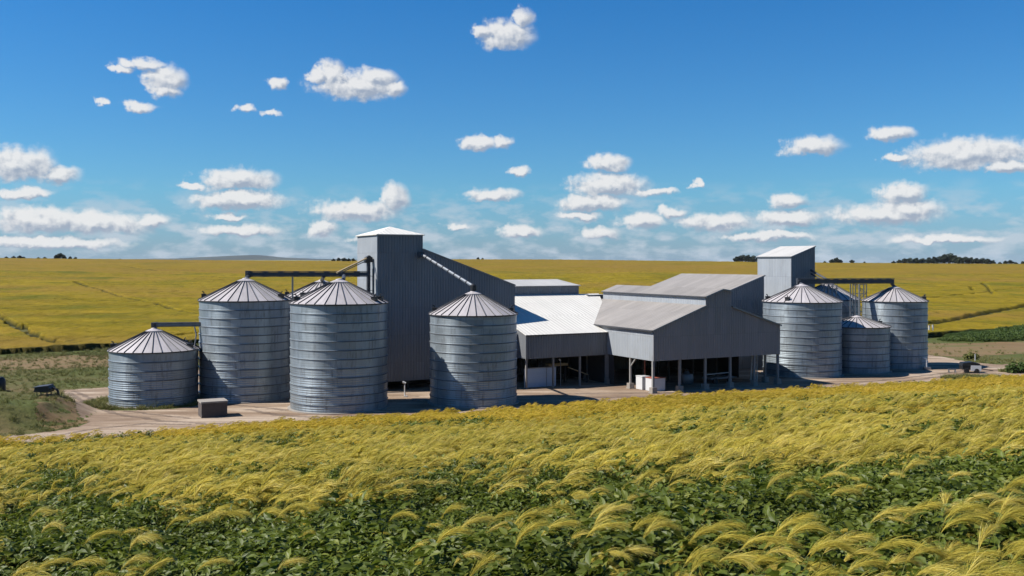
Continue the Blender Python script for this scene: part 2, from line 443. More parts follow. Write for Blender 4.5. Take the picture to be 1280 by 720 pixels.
# distant hills, with depth
def hills(name, Y0, prof, depth, mat):
    xs = np.array([p[0] for p in prof], float); ys = np.array([p[1] for p in prof], float)
    X = np.linspace(PXS(xs[0])*Y0, PXS(xs[-1])*Y0, 240)
    hgt = H+(HOR-np.interp(X/Y0*F+640, xs, ys))/F*Y0
    hgt = hgt+ (fbm(X*.01, X*0)-.5)*Y0/F*1.0
    D = np.linspace(-1, 1, 25)
    XX, DD = np.meshgrid(X, D)
    ZZ = -15+(hgt[None, :]+15)*np.cos(DD*PI/2)**1.5
    na = len(X); i = np.arange(24)[:, None]*na+np.arange(na-1)[None, :]
    f = np.stack([i, i+1, i+na+1, i+na], -1).reshape(-1, 4)
    o = npmesh(name, np.stack([XX, Y0+DD*depth, ZZ], -1).reshape(-1, 3), f, mat, smooth=True)
    tag(o, kind='structure')
def hill_mat():
    m, nt, b = new_mat('distant_hill_scrub'); T = NT(nt)
    P = T.n('ShaderNodeNewGeometry').outputs['Position']
    n = T.noise(T.scale(P, (1, .3, 1)), .004, 5, .6)
    T.l(T.ramp(n, [(.4, (.018,.028,.024)), (.6, (.035,.045,.032))]), b.inputs['Base Color']); b.inputs['Roughness'].default_value = 1
    return m
M['hill'] = hill_mat()
hills('distant_hills', 7000, [(-300,326),(60,325.5),(150,324.5),(225,323),(262,321.3),(300,319.4),(322,319),(338,320.6),(380,323),(450,324.6),(560,326),(700,328)], 1500, M['hill'])
def plainm():
    m, nt, b = new_mat('pale_far_fields'); T = NT(nt)
    P = T.n('ShaderNodeNewGeometry').outputs['Position']
    n = T.noise(T.scale(P, (1, .5, 1)), .002, 4, .6)
    T.l(T.ramp(n, [(.4, (.10,.11,.05)), (.6, (.20,.19,.08))]), b.inputs['Base Color']); b.inputs['Roughness'].default_value = 1
    return m
hills('distant_plain', 3000, [(-300,325),(250,325.6),(330,325),(450,325.6),(560,327),(900,330),(1500,331)], 700, plainm())

# ------------------------------------------------------------------ golden crop fields behind the yard
def crop_mat():
    m, nt, b = new_mat('golden_crop_canopy'); T = NT(nt)
    g = T.n('ShaderNodeNewGeometry'); P = g.outputs['Position']
    at = T.n('ShaderNodeAttribute'); at.attribute_name = 'track'
    fine = T.noise(T.scale(P, (.55, .09, 1)), .75, 8, .9)
    mid = T.noise(T.scale(P, (.35, 1, 1)), .11, 5, .65, .4)
    big = T.noise(T.scale(P, (.3, 1, 1)), .012, 4, .6, .3)
    c = T.ramp(mid, [(.28, (.135,.10,.006)), (.5, (.212,.158,.010)), (.72, (.30,.205,.018))])
    c = T.mix(T.math('MULTIPLY', T.math('SUBTRACT', big, .48), 6, clamp=True), c, (.23,.145,.028))
    c = T.mix(T.math('MULTIPLY', T.math('SUBTRACT', T.noise(P, .03, 4, .6), .52), 6, clamp=True), c, (.115,.112,.01))
    c = T.mix(T.math('MULTIPLY', T.math('SUBTRACT', fine, .50), 5, clamp=True), c, (.07,.055,.006))
    sy = T.n('ShaderNodeSeparateXYZ'); T.l(P, sy.inputs[0])
    yy = T.math('ADD', sy.outputs[1], T.math('MULTIPLY', T.noise(P, .01, 3, .5), 60))
    farm = T.math('MULTIPLY', T.math('SUBTRACT', yy, 560), .05, clamp=True)
    c = T.mix(T.math('MULTIPLY', farm, .45), c, (.20,.125,.02))
    # greener thin streaks where the drill rows open
    st = T.noise(T.scale(P, (.05, .5, 1)), .8, 4, .7, .8)
    c = T.mix(T.math('MULTIPLY', T.math('SUBTRACT', st, .60), 5, clamp=True), c, (.09,.085,.01))
    c = T.mix(at.outputs['Fac'], c, (.022,.026,.010))
    T.l(c, b.inputs['Base Color']); b.inputs['Roughness'].default_value = .9; b.inputs['Specular IOR Level'].default_value = .05
    T.l(T.bump(fine, .9, .35), b.inputs['Normal'])
    return m
M['crop'] = crop_mat()
def seg_dist(X, Y, pts):
    d = np.full(X.shape, 1e9)
    for (x0, y0), (x1, y1) in zip(pts[:-1], pts[1:]):
        dx, dy = x1-x0, y1-y0; t = np.clip(((X-x0)*dx+(Y-y0)*dy)/(dx*dx+dy*dy), 0, 1)
        d = np.minimum(d, np.hypot(X-x0-t*dx, Y-y0-t*dy))
    return d
def gph(x, y, off=.9):
    """pixel -> point on the rising field (search along the ray)"""
    Y = np.geomspace(140, 899, 4000); X = (x-640)/F*Y
    yy = HOR+F*(H-(ground_h(X, Y)+off))/Y
    k = int(np.argmax(yy < y)); return (float(X[k]), float(Y[k]))
def crop_field():
    s = np.linspace(PXS(-160), PXS(1440), 900); k = np.linspace(0, 1, 560)
    S, K = np.meshgrid(s, k)
    B = B_edge(S)+1.5*(fbm(S*90, S*0+7)-.5)*2
    Y = B*(970/B)**(K**1.15)
    X = S*Y
    tr = np.zeros(X.shape)
    lines = [([(-30,385),(0,395),(22,407),(44,417),(68,427)], .9), ([(95,352),(125,361),(150,370),(195,378),(215,386),(255,393)], .75),
             ([(1160,404),(1200,397),(1240,389),(1290,380),(1400,366)], 1.6), ([(1228,353),(1234,358),(1241,367)], .5), ([(1213,358),(1217,363)], .5), ([(160,333),(200,339),(255,338)], .9), ([(30,405),(42,420)], .5), ([(-20,366),(60,372),(140,376)], .35), ([(0,420),(60,424),(150,421),(250,416)], .35), ([(1165,372),(1220,366),(1290,358)], .35), ([(1130,345),(1200,350),(1290,348)], .4), ([(640,345),(700,349),(760,347)], .5)]
    for L, w in lines:
        P = [gph(*p) for p in L]
        d = seg_dist(X, Y, P)
        w2 = w*(1+(Y-200)/900)
        tr = np.maximum(tr, np.clip((1.25-(d+(fbm(X*.5, Y*.5, 2)-.5)*1.3)/w2)*1.8, 0, 1))
    # the canopy's front rim along the yard is coloured dark like the tracks
    edge = np.clip((B+2.2-Y)/2.2, 0, 1)
    off = .9+(fbm(X*.35, Y*.35, 3)-.5)*.6-.85*tr
    Z = ground_h(X, Y)+off
    Z[0, :] = ground_h(X[0], Y[0])-.05
    drop = Y > 930; Z = np.where(drop, Z-1.2, Z)
    nr, na = X.shape; i = np.arange(nr-1)[:, None]*na+np.arange(na-1)[None, :]
    f = np.stack([i, i+1, i+na+1, i+na], -1).reshape(-1, 4)
    o = npmesh('golden_crop_field', np.stack([X, Y, Z], -1).reshape(-1, 3), f, M['crop'], {'track': np.maximum(tr*.95, edge*.85).ravel()}, smooth=True)
    tag(o, 'golden ripe crop covering the slope behind the silos', 'crop', kind='stuff')
crop_field()
# ------------------------------------------------------------------ silos
SILO = {}
def silo(key, x0, x1, yb, ye, ya, label, Yc=None, rings=None, conc=.25, hatches=(200, -20), nrib=30):
    xc = (x0+x1)/2
    if Yc is None:
        Yf = H*F/(yb-HOR); r = (x1-x0)/2*Yf/F
        for _ in range(6): Yc = Yf+r; r = (x1-x0)/2*Yc/F*.998
    else:
        r = (x1-x0)/2*Yc/F*.998; Yf = Yc-r
    Xc = (xc-640)/F*Yc
    he = H-(ye-HOR)*Yf/F; ha = H-(ya-HOR)*Yc/F
    SILO[key] = (Xc, Yc, r, he, ha)
    root = empty('grain_silo', (Xc, Yc, 0)); tag(root, label, 'silo', 'corrugated steel grain silos')
    n = rings or max(4, round(he/.86)); h = he/n
    prof = [(r, 0, 0)]
    for k in range(n):
        z = k*h
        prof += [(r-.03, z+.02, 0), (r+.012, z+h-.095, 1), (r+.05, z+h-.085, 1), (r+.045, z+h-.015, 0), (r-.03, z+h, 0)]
    mb = MB().lathe(prof, 96)
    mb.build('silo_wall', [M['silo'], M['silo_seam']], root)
    # conical roof of overlapping tapered sheets with standing ribs
    cap = .17*r; hz = (r-cap)/r; zt = he+(ha-he)*.86
    ro = MB(); eo = r+.14; N = nrib
    za = he+.02
    for i in range(N):
        a0 = 2*PI*i/N; a1 = 2*PI*(i+1)/N
        seg = 3
        for j in range(seg):
            b0 = a0+(a1-a0)*j/seg; b1 = a0+(a1-a0)*(j+1)/seg
            P = lambda a, R, z: (R*math.cos(a), R*math.sin(a), z)
            ro.face([P(b0, eo, za), P(b1, eo, za), P(b1, cap, zt), P(b0, cap, zt)], [(i*.9+j*.25+.1, 0), (i*.9+(j+1)*.25+.1, 0), (i*.9+(j+1)*.25+.1, r), (i*.9+j*.25+.1, r)], 0)
        # rib
        c, s_ = math.cos(a0), math.sin(a0); w = .045; hh = .10
        for sg in (-1, 1):
            ox, oy = -s_*w*sg, c*w*sg
            p0 = (eo*c+ox, eo*s_+oy, za); p1 = (cap*c+ox*.7, cap*s_+oy*.7, zt)
            p2 = (cap*c, cap*s_, zt+hh); p3 = (eo*c, eo*s_, za+hh)
            q = [p0, p1, p2, p3] if sg < 0 else [p3, p2, p1, p0]
            ro.face(q, [(0,0),(.1,0),(.1,.1),(0,.1)], 1)
    ro.build('roof', [M['silo_roof'], M['rib']], root)
    rf = [c for c in root.children if c.name.startswith('roof')][0]
    ev = MB().lathe([(r-.05, he-.12, 0), (eo, he-.06, 0), (eo+.01, he+.03, 0), (eo-.1, he+.03, 0)], 64)
    ev.build('eave_ring', M['rib'], rf)
    cp = MB().lathe([(cap+.12, zt-.06, 0), (cap+.12, zt+.04, 0), (cap*.45, zt+(ha-zt)*.75, 0), (cap*.42, ha-.02, 0), (.001, ha+.06, 0)], 36)
    cp.build('roof_cap', M['silo_roof'], rf)
    for k, deg in enumerate(hatches):
        a = math.radians(deg); R = r*.9; zz = he+(ha-he)*.86*(r-R)/(r-cap)
        hb = MB()
        hb.box(-.22, .22, -.25, .25, 0, .42); hb.box(-.27, .27, -.3, .3, .42, .48)
        hb.tube([(.0, 0, .45), (.0, 0, .62), (.18, 0, .72)], .06, 6)
        o = hb.build('roof_vent', M['black'], root); o.location = (R*math.cos(a), R*math.sin(a), zz-.05); o.rotation_euler = (0, 0, a)
    # concrete pad
    pad = MB().lathe([(r+conc, -.1, 0), (r+conc, .10, 0), (r-.02, .12, 0)], 64)
    pad.build('concrete_base', M['concrete'], root)
    return root
silo('s1', 140, 245.5, 511, 441.5, 410, 'small squat grain silo at far left beside the concrete box', hatches=(197, -8, 60))
silo('s2', 251.5, 363, 504.7, 377, 347.5, 'tall grain silo under the left end of the long conveyor, right of the squat silo', hatches=(192, -18, 70))
silo('s3', 364, 484, 518, 381, 348.7, 'nearest tall grain silo, in front of the high grey tower', hatches=(-12, -28, 205))
silo('s5', 537.5, 646, 511, 395.3, 363.5, 'grain silo fed by a sloping pipe, in front of the slanted grey wall', hatches=(188, -10))
silo('s6', 955, 1050, 473.4, 378.7, 355, 'wide grain silo touching the right end of the open gabled shed', hatches=(178, 230))
silo('s7', 1032, 1110, 470, 410, 394.6, 'lowest grain silo, squeezed between the two tall right-hand silos', Yc=124.0, hatches=(20, 140), nrib=26)
silo('s8', 1080, 1156.5, 464, 377.7, 357.6, 'grain silo furthest to the right under the conveyor end', Yc=129.2, hatches=(-12, -30))
silo('s4', 355, 449, 480, 373, 349.5, 'half hidden grain silo behind the nearest tall silo', Yc=111.5, hatches=(195, 250))
silo('s9', 996, 1073, 455, 375.5, 352, 'shadowed grain silo behind the others, between the white tower and the right conveyor leg', Yc=140.0, hatches=(30,))

# ------------------------------------------------------------------ buildings (local frames turned 27 degrees)
TH = math.radians(27)
class Frame:
    def __init__(s, ox, oy): s.o = (ox, oy)
    def w(s, t, w, z=0):
        return (s.o[0]+t*math.cos(TH)-w*math.sin(TH), s.o[1]+t*math.sin(TH)+w*math.cos(TH), z)
FT = lambda a, b, c: (a, c, b)       # wall in the t-z plane, c = depth w
FW = lambda a, b, c: (c, a, b)       # wall in the w-z plane, c = position t
def wallT(name, poly, w0, root, mat='wall', th=.06):
    m = MB(); m.prism(poly, FT, w0, w0+th); return m.build(name, M[mat], root)
def wallW(name, poly, t0, root, mat='wall', th=.06):
    m = MB(); m.prism(poly, FW, t0, t0+th); return m.build(name, M[mat], root)
def post(root, t, w, h, s=.24, mat='post', foot=True):
    m = MB().box(-s/2, s/2, -s/2, s/2, -.1, h); o = m.build('post', M[mat], root); o.location = (t, w, 0)
    if foot:
        f = MB().box(-.30, .30, -.30, .30, -.1, .62); f.box(-.36, .36, -.36, .36, -.1, .12)
        ff = f.build('footing', M['concrete'], o)
    return o

# gabled open shed
GS = Frame(15.1, 102.4)
sh = empty('gabled_shed', (15.1, 102.4, 0), TH)
tag(sh, 'open-sided grey gabled shed with raised ridge monitor, standing on posts right of centre', 'shed')
L = 21.0
z0 = 3.45
gpoly = [(0, z0), (17.65, z0), (17.65, 6.74), (10.57, 9.06), (10.57, 10.86), (9.25, 11.02), (6.98, 10.28), (6.98, 9.24), (0, 6.74)]
wallT('front_wall', gpoly, 0, sh, 'wall_warm')
wallW('side_wall', [(.06, z0), (L, z0), (L, 6.72), (.06, 6.72)], 0, sh, 'wall_sunlit')
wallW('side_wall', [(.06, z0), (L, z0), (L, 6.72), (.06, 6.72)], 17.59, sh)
wallT('back_wall', [(0, 0), (17.6, 0), (17.6, 6.7), (10.5, 9.0), (10.5, 10.8), (9.3, 11.0), (6.98, 10.24), (6.98, 9.2), (0, 6.7)], L-.06, sh)
wallW('side_wall', [(7, 0), (L-.1, 0), (L-.1, z0-.01), (7, z0-.01)], 17.5, sh, 'inside_shade')
wallW('inner_wall', [(8, 0), (L-.1, 0), (L-.1, z0-.02), (8, z0-.02)], .2, sh, 'inside_shade')
wallW('monitor_wall', [(.06, 9.2), (L-.06, 9.2), (L-.06, 10.22), (.06, 10.22)], 6.98, sh, 'wall_sunlit')
wallW('monitor_wall', [(.06, 9.1), (L-.06, 9.1), (L-.06, 10.8), (.06, 10.8)], 10.51, sh)
r = MB().slab([(-.18, L+.1, 6.76), (-.18, -.14, 6.76), (6.97, -.14, 9.30), (6.97, L+.1, 9.30)], .06); r.build('roof', M['roof_grey'], sh)
r = MB().slab([(17.83, -.14, 6.80), (17.83, L+.1, 6.80), (10.58, L+.1, 9.16), (10.58, -.14, 9.16)], .06); r.build('roof', M['roof_grey'], sh)
r = MB().slab([(6.80, L+.2, 10.26), (6.80, -.2, 10.26), (9.25, -.2, 11.08), (9.25, L+.2, 11.08)], .05); r.slab([(10.75, -.2, 10.86), (10.75, L+.2, 10.86), (9.25, L+.2, 11.08), (9.25, -.2, 11.08)], .05)
r.build('monitor_roof', M['roof_grey'], sh)
g = MB(); g.bar((-.26, -.1, 6.68), (-.26, L, 6.68), .14, .14); g.bar((6.74, -.15, 10.2), (6.74, L, 10.2), .1, .1); g.build('gutter', M['dark_steel'], sh)
g = MB()
for a, b in (((-.15, -.17, 6.70), (6.93, -.17, 9.22)), ((6.84, -.22, 10.18), (9.25, -.22, 10.99)), ((9.27, -.22, 10.99), (10.72, -.22, 10.78)), ((10.62, -.17, 9.05), (17.78, -.17, 6.74))): g.bar(a, b, .04, .16)
g.build('barge_flashing', M['steel'], sh)
for k in range(6): post(sh, .12+k*3.48, .25, z0+.6)
for k in (4.6, 9.2, 13.8): post(sh, .16, k, z0+.6, .2)
for k in (2.2, 4.2): post(sh, 17.4, k, z0+.6, .2)
for t in (3.6, 7.1, 10.6, 14.1):
    for w in (7.0, 14.0): post(sh, t, w, 7.0, .2, 'inside_shade', False)
k = MB().bar((.16, 4.5, 2.55), (.16, 3.5, 3.5), .12); k.build('knee_brace', M['post'], sh)
k = MB().bar((0.06, .2, z0+.1), (17.6, .2, z0+.1), .12, .22); k.build('eave_beam', M['inside_shade'], sh)

# tall lean-to hall behind the gabled shed
hb = empty('grain_hall', GS.w(18.0, 14.4), TH)
tag(hb, 'tall grey hall with broad single-slope roof, rising behind the gabled shed', 'building')
W6, L6 = 10.1, 18.0
zr = lambda t: 12.25-.325*(W6-t)
wallT('front_wall', [(0, 0), (W6, 0), (W6, zr(W6)), (0, zr(0))], 0, hb)
wallW('side_wall', [(.06, 0), (L6, 0), (L6, zr(W6)), (.06, zr(W6))], W6-.06, hb)
wallW('side_wall', [(.06, 0), (L6, 0), (L6, zr(0)), (.06, zr(0))], 0, hb)
wallT('back_wall', [(.07, 0), (W6-.07, 0), (W6-.07, zr(W6)-.03), (.07, zr(0))], L6-.06, hb)
m = MB().slab([(-.2, L6+.1, zr(-.2)+.06), (-.2, -.15, zr(-.2)+.06), (W6+.1, -.15, zr(W6+.1)+.06), (W6+.1, L6+.1, zr(W6+.1)+.06)], .06); m.build('roof', M['roof_grey'], hb)
g = MB().bar((0, -.18, zr(0)-.02), (W6+.08, -.18, zr(W6)+.01), .04, .16); g.build('barge_flashing', M['steel'], hb)

# long white-roofed shed
ws = empty('white_roof_shed', (1.54, 105.7, 0), TH)
tag(ws, 'low open shed with broad white roof in the centre, grey fascia and thin posts', 'shed')
WF = Frame(1.54, 105.7)
T2, L2 = 11.7, 14.0
sl = lambda w: 6.03+.277*w
wallT('fascia', [(0, 3.34), (T2, 3.40), (T2, 6.0), (0, 6.0)], 0, ws)
wallW('side_fascia', [(.06, 3.34), (5.6, 3.34), (5.6, sl(5.6)-.05), (.06, 6.0)], 0, ws)
wallT('back_wall', [(1.7, 0), (18.2, 0), (18.2, 8.7), (15.6, 9.6), (1.7, 9.8)], L2-.06, ws)
m = MB().slab([(-.1, -.15, sl(-.15)), (T2-.05, -.15, sl(-.15)), (T2-.05, 5.9, sl(5.9)), (-.1, 5.9, sl(5.9))], .06)
m.slab([(1.66, 5.9, sl(5.9)), (T2-.05, 5.9, sl(5.9)), (T2-.05, L2, sl(L2)), (1.66, L2, sl(L2))], .06)
m.slab([(T2-.05, -.02, sl(-.02)), (T2+.1, -.02, sl(-.02)), (18.2, L2, sl(L2)), (T2-.05, L2, sl(L2))], .06)
m.build('roof', M['roof_white'], ws)
g = MB().bar((-.1, -.2, 5.95), (T2, -.2, 5.95), .10, .10); g.build('gutter', M['dark_steel'], ws)
for t in (.15, 3.55, 7.0, 10.5): post(ws, t, .2, 3.8, .2, 'post', False)
for t in (5.2, 9.6): post(ws, t, 7.0, 7.5, .16, 'inside_shade', False)
k = MB().bar((0.1, .2, 3.4), (T2-.1, .2, 3.4), .1, .2); k.build('eave_beam', M['inside_shade'], ws)
# low raised ridge shed behind the white roof
rs = empty('ridge_shed', WF.w(1.7, 14.05, 0), TH)
tag(rs, 'low dark-walled shed with pale roof, showing above the back of the white roof', 'shed')
m = MB(); m.prism([(0, 0), (13.5, 0), (13.5, 11.0), (0, 11.0)], FT, 0, .06); m.build('front_wall', M['wall'], rs)
m = MB(); m.prism([(0.06, 0), (12, 0), (12, 11.0), (6, 11.65), (0.06, 11.0)], FW, 13.44, 13.5); m.build('side_wall', M['wall'], rs)
m = MB(); m.prism([(0.06, 0), (12, 0), (12, 11.0), (6, 11.65), (0.06, 11.0)], FW, 0, .06); m.build('side_wall', M['wall'], rs)
m = MB().slab([(-.15, -.2, 11.02), (13.7, -.2, 11.02), (13.7, 6, 11.72), (-.15, 6, 11.72)], .08); m.slab([(13.7, 12.2, 11.02), (-.15, 12.2, 11.02), (-.15, 6, 11.72), (13.7, 6, 11.72)], .08); m.build('roof', M['roof_pale'], rs)
bx = empty('roof_box', WF.w(15.9, 13.0, 0), TH)
tag(bx, 'small flat dark box beside the far right corner of the white roof', 'roof box')
MB().box(0, 2.6, 0, 3, 8.6, 9.72).build('box_wall', M['wall'], bx)
MB().box(-.1, 2.7, -.12, 3.1, 9.724, 9.80).build('box_roof', M['roof_pale'], bx)

# main elevator building with tower
eb = empty('elevator_building', (-14.55, 104.0, 0), TH)
tag(eb, 'windowless grey elevator building with slanting roofline left of centre', 'building')
zt = 17.05
lo = 1.0
z5, z16 = 15.46, 11.33
zs = lambda t: z5+(z16-z5)*(t-5.24)/(16.7-5.24)
wallT('front_wall', [(0, lo), (16.7, lo), (16.7, z16), (5.24, z5), (5.24, zt), (0, zt)], 0, eb)
wallW('side_wall', [(.06, lo), (7.1, lo), (7.1, zt), (.06, zt)], 0, eb, 'wall_sunlit')
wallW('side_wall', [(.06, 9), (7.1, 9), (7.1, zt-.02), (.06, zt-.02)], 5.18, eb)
wallT('back_wall', [(.07, 0), (5.24, 0), (5.24, zt), (.07, zt)], 7.04, eb)
wallT('back_wall', [(5.3, 0), (16.6, 0), (16.6, z16), (5.3, z5)], 11.94, eb)
wallW('side_wall', [(.07, 0), (12, 0), (12, z16-.02), (.07, z16-.02)], 16.64, eb)
m = MB().slab([(16.8, -.1, zs(16.8)+.07), (16.8, 12.1, zs(16.8)+.07), (5.26, 12.1, zs(5.26)+.07), (5.26, -.1, zs(5.26)+.07)], .07); m.build('roof', M['roof_grey'], eb)
m = MB(); e = .18; ap = (2.62, 3.55, 18.05); c4 = [(-e, -e, zt+.02), (5.24+e, -e, zt+.02), (5.24+e, 7.1+e, zt+.02), (-e, 7.1+e, zt+.02)]
for i in range(4):
    a, b = c4[i], c4[(i+1) % 4]; Lg = math.dist(a, b)
    m.face([a, b, ap], [(0, 0), (Lg, 0), (Lg/2, 3)])
    a2, b2 = (a[0], a[1], a[2]-.09), (b[0], b[1], b[2]-.09)
    m.face([a2, b2, b, a], [(0, 0), (Lg, 0), (Lg, .1), (0, .1)])
m.face([(c[0], c[1], c[2]-.09) for c in c4][::-1])
m.build('tower_roof', M['roof_white'], eb)
g = MB().bar((0, -.05, zt-.05), (5.24, -.05, zt-.05), .05, .12); g.bar((-.05, 0, zt-.05), (-.05, 7.1, zt-.05), .05, .12); g.bar((5.26, -.06, z5+.02), (16.75, -.06, z16+.02), .05, .14); g.bar((-.03, -.03, lo), (-.03, -.03, zt), .1, .1)
g.build('flashing', M['steel'], eb)
for t in (.3, 3.6, 7.0, 10.4, 13.8, 16.4): post(eb, t, .3, 1.4, .22, 'inside_shade', False)
m = MB(); m.prism([(0, -.1), (12, -.1), (12, 1.2), (0, 1.2)], FW, -.0+.3, .5); m.prism([(.6, -.1), (16, -.1), (16, 1.3), (.6, 1.3)], FT, 4, 4.2); m.build('inner_wall', M['inside_shade'], eb)

# right-hand pale tower
rt = empty('grain_tower', (38.4, 132.0, 0), TH)
tag(rt, 'tall pale square tower with a single-slope roof, behind the right group of silos', 'tower')
zl, zh = 14.82, 16.25
wallW('side_wall', [(.06, 0), (6.8, 0), (6.8, zl), (.06, zl)], 0, rt, 'wall_sunlit')
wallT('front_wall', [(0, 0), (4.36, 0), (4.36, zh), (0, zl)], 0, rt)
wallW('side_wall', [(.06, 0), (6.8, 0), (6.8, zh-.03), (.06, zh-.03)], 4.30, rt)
wallT('back_wall', [(.07, 0), (4.29, 0), (4.29, zh-.03), (.07, zl)], 6.74, rt)
m = MB().slab([(-.12, 6.95, zl+.02), (-.12, -.12, zl+.02), (4.46, -.12, zh+.09), (4.46, 6.95, zh+.09)], .07); m.build('roof', M['roof_pale'], rt)
g = MB().bar((-.14, -.05, zl-.06), (-.14, 6.8, zl-.06), .04, .12); g.bar((0, -.14, zl-.04), (4.4, -.14, zh+.0), .04, .12); g.build('flashing', M['steel'], rt)

# ------------------------------------------------------------------ conveyors
def conveyor(a, b, label, h=.6, w=.55, step=1.6, mat='dark_steel'):
    """trough between two points; a root at the start with parts in local coordinates"""
    a = Vector(a); b = Vector(b); root = empty('conveyor', a); tag(root, label, 'conveyor', 'overhead grain conveyors')
    d = b-a
    m = MB().bar((0, 0, 0), d, w, h*.72); m.build('trough', M[mat], root)
    m = MB()
    up = Vector((0, 0, 1))
    m.bar(up*h*.5, d+up*h*.5, w*1.25, h*.12)
    m.bar(-up*h*.45, d-up*h*.45, w*1.2, h*.10); m.build('rail', M['dark_steel'], root)
    n = int(d.length/step)
    dn = d.normalized()
    for k in range(n+1):
        p = dn*(k*step+.1); MB().bar(p-up*h*.5, p+up*h*.52, w*1.15, .07).build('flange', M['steel'], root)
    m = MB().box(-.3, .15, -.3, .3, -h*.62, h*.62); m.tube([(-.1, -.5, .05), (-.1, -.25, .05)], .15, 10); m.build('drive_box', M['dark_steel'], root)
    return root
S = SILO
s2, s3, s4, s5, s6, s7, s8, s9, s1 = (S[k] for k in ('s2','s3','s4','s5','s6','s7','s8','s9','s1'))
Yb = 101.5; zb = H-(342.7-HOR)*Yb/F
a = ((311-640)/F*Yb, Yb, zb); bend = ((461-640)/F*104.2, 104.2, H-(342.6-HOR)*104.2/F)
cv = conveyor(a, bend, 'long dark conveyor level over the left silos, ending at the high tower', .58)
# support leg and spouts
def rel(root, p): return Vector(p)-Vector(root.location)
def at(x, y, Y): return ((x-640)/F*Y, Y, H-(y-HOR)*Y/F)
m = MB()
p = at(365.7, 346, 103); m.bar(rel(cv, p), rel(cv, (p[0], p[1], .0)), .16, .16); m.build('support_leg', M['steel'], cv)
m = MB(); m.tube([rel(cv, at(311, 345, 101.5)), rel(cv, (s2[0], s2[1], s2[4]-.1))], .2, 8); m.build('spout', M['dark_steel'], cv)
m = MB(); m.tube([rel(cv, at(405, 345, 103)), rel(cv, (s4[0], s4[1], s4[4]-.1))], .2, 8); m.build('spout', M['dark_steel'], cv)
m = MB(); m.tube([rel(cv, at(430, 345, 102)), rel(cv, (s3[0]+.3, s3[1]+.5, s3[4]-.1))], .2, 8); m.build('spout', M['dark_steel'], cv)
# elevator leg on the tower's left face
lg = empty('bucket_elevator', (*at(461, 500, 105.2)[:2], 0)); lg.rotation_euler = (0, 0, TH)
tag(lg, 'dark vertical elevator leg with hood, up the left face of the high tower', 'elevator leg')
X0, Y0 = at(461, 322, 105.2)[:2]; ztop = at(461, 322, 105.2)[2]
m = MB().box(-.22, .12, -.2, .15, -.0, ztop-.4); m.build('leg_casing', M['dark_steel'], lg)
m = MB().box(.42, .62, -.2, .1, -.0, ztop-1.2); m.build('return_casing', M['dark_steel'], lg)
m = MB(); m.prism([(-.5, ztop-.6), (.35, ztop-.5), (.35, ztop), (0, ztop+.25), (-.4, ztop)], FT, -.3, .3); m.build('head_hood', M['black'], lg)
for k in range(5): MB().bar((.05, .0, ztop-2-k*1.6), (.75, .0, ztop-2.1-k*1.6), .06).build('bracket', M['steel'], lg)
sp = empty('grain_chute', at(458, 323, 104.6)); tag(sp, 'thin pale chute slanting down from the elevator head to the conveyor', 'chute')
MB().tube([(0, 0, 0), rel(sp, at(421, 341, 101.8))], .10, 8).build('chute_pipe', M['timber'], sp)
MB().tube([(0, 0, -.25), rel(sp, at(426, 341, 101.8))], .05, 8).build('support_rod', M['dark_steel'], sp)
# pipe to silo 5
p0 = at(527, 318, 106.0); root = empty('feed_pipe', p0); tag(root, 'long grey feed pipe sloping from the high tower to the centre silo', 'pipe')
p1 = rel(root, (s5[0], s5[1], s5[4]+.45))
MB().tube([(0, 0, 0), p1], .17, 10).build('pipe', M['steel'], root)
for k in range(1, 9):
    q = p1*(k/9); dd = p1.normalized(); MB().tube([q-dd*.06, q+dd*.06], .23, 10).build('pipe_collar', M['dark_steel'], root)
MB().box(-.3, .3, -.3, .3, -.35, .3).build('inlet_box', M['dark_steel'], root)
m = MB(); m.lathe([(.33, -.45), (.33, .1), (.15, .25), (.001, .26)], 16); o = m.build('distributor_cap', M['black'], root); o.location = p1
# short conveyor to the squat silo
a = at(194, 406, s1[1]+.3); b = at(250.5, 405.4, s1[1]+1.4)
cv2 = conveyor(a, b, 'short grey conveyor from the squat silo to its tall neighbour', .40, .4, 1.2, 'steel')
MB().tube([(0, 0, -.2), (0, 0, s1[4]-a[2]-.1)], .16, 8).build('spout', M['dark_steel'], cv2)
m = MB(); q = rel(cv2, at(243, 408, s1[1]+1)); m.tube([q, q+Vector((.25, -.2, -.8)), q+Vector((.1, -.3, -2.2)), q+Vector((-.6, -.4, -2.6))], .07, 8); m.build('hanging_hose', M['steel'], cv2)
# right conveyor
Yr = 128.5
a = at(999, 351.7, Yr-4); b = at(1116, 351.3, Yr+.8)
cv3 = conveyor(a, b, 'dark conveyor bridge level over the right-hand silos', .66, .6, 1.4)
MB().tube([(0.2, 0, -.3), rel(cv3, (s6[0], s6[1], s6[4]-.1))], .22, 8).build('spout', M['dark_steel'], cv3)
MB().tube([rel(cv3, b)-Vector((.2, 0, .3)), rel(cv3, (s8[0], s8[1], s8[4]-.1))], .2, 8).build('spout', M['dark_steel'], cv3)
MB().bar(rel(cv3, at(1063, 354, Yr)), rel(cv3, at(1063, 354, Yr)[:2]+(0,)), .12, .12).build('support_leg', M['steel'], cv3)
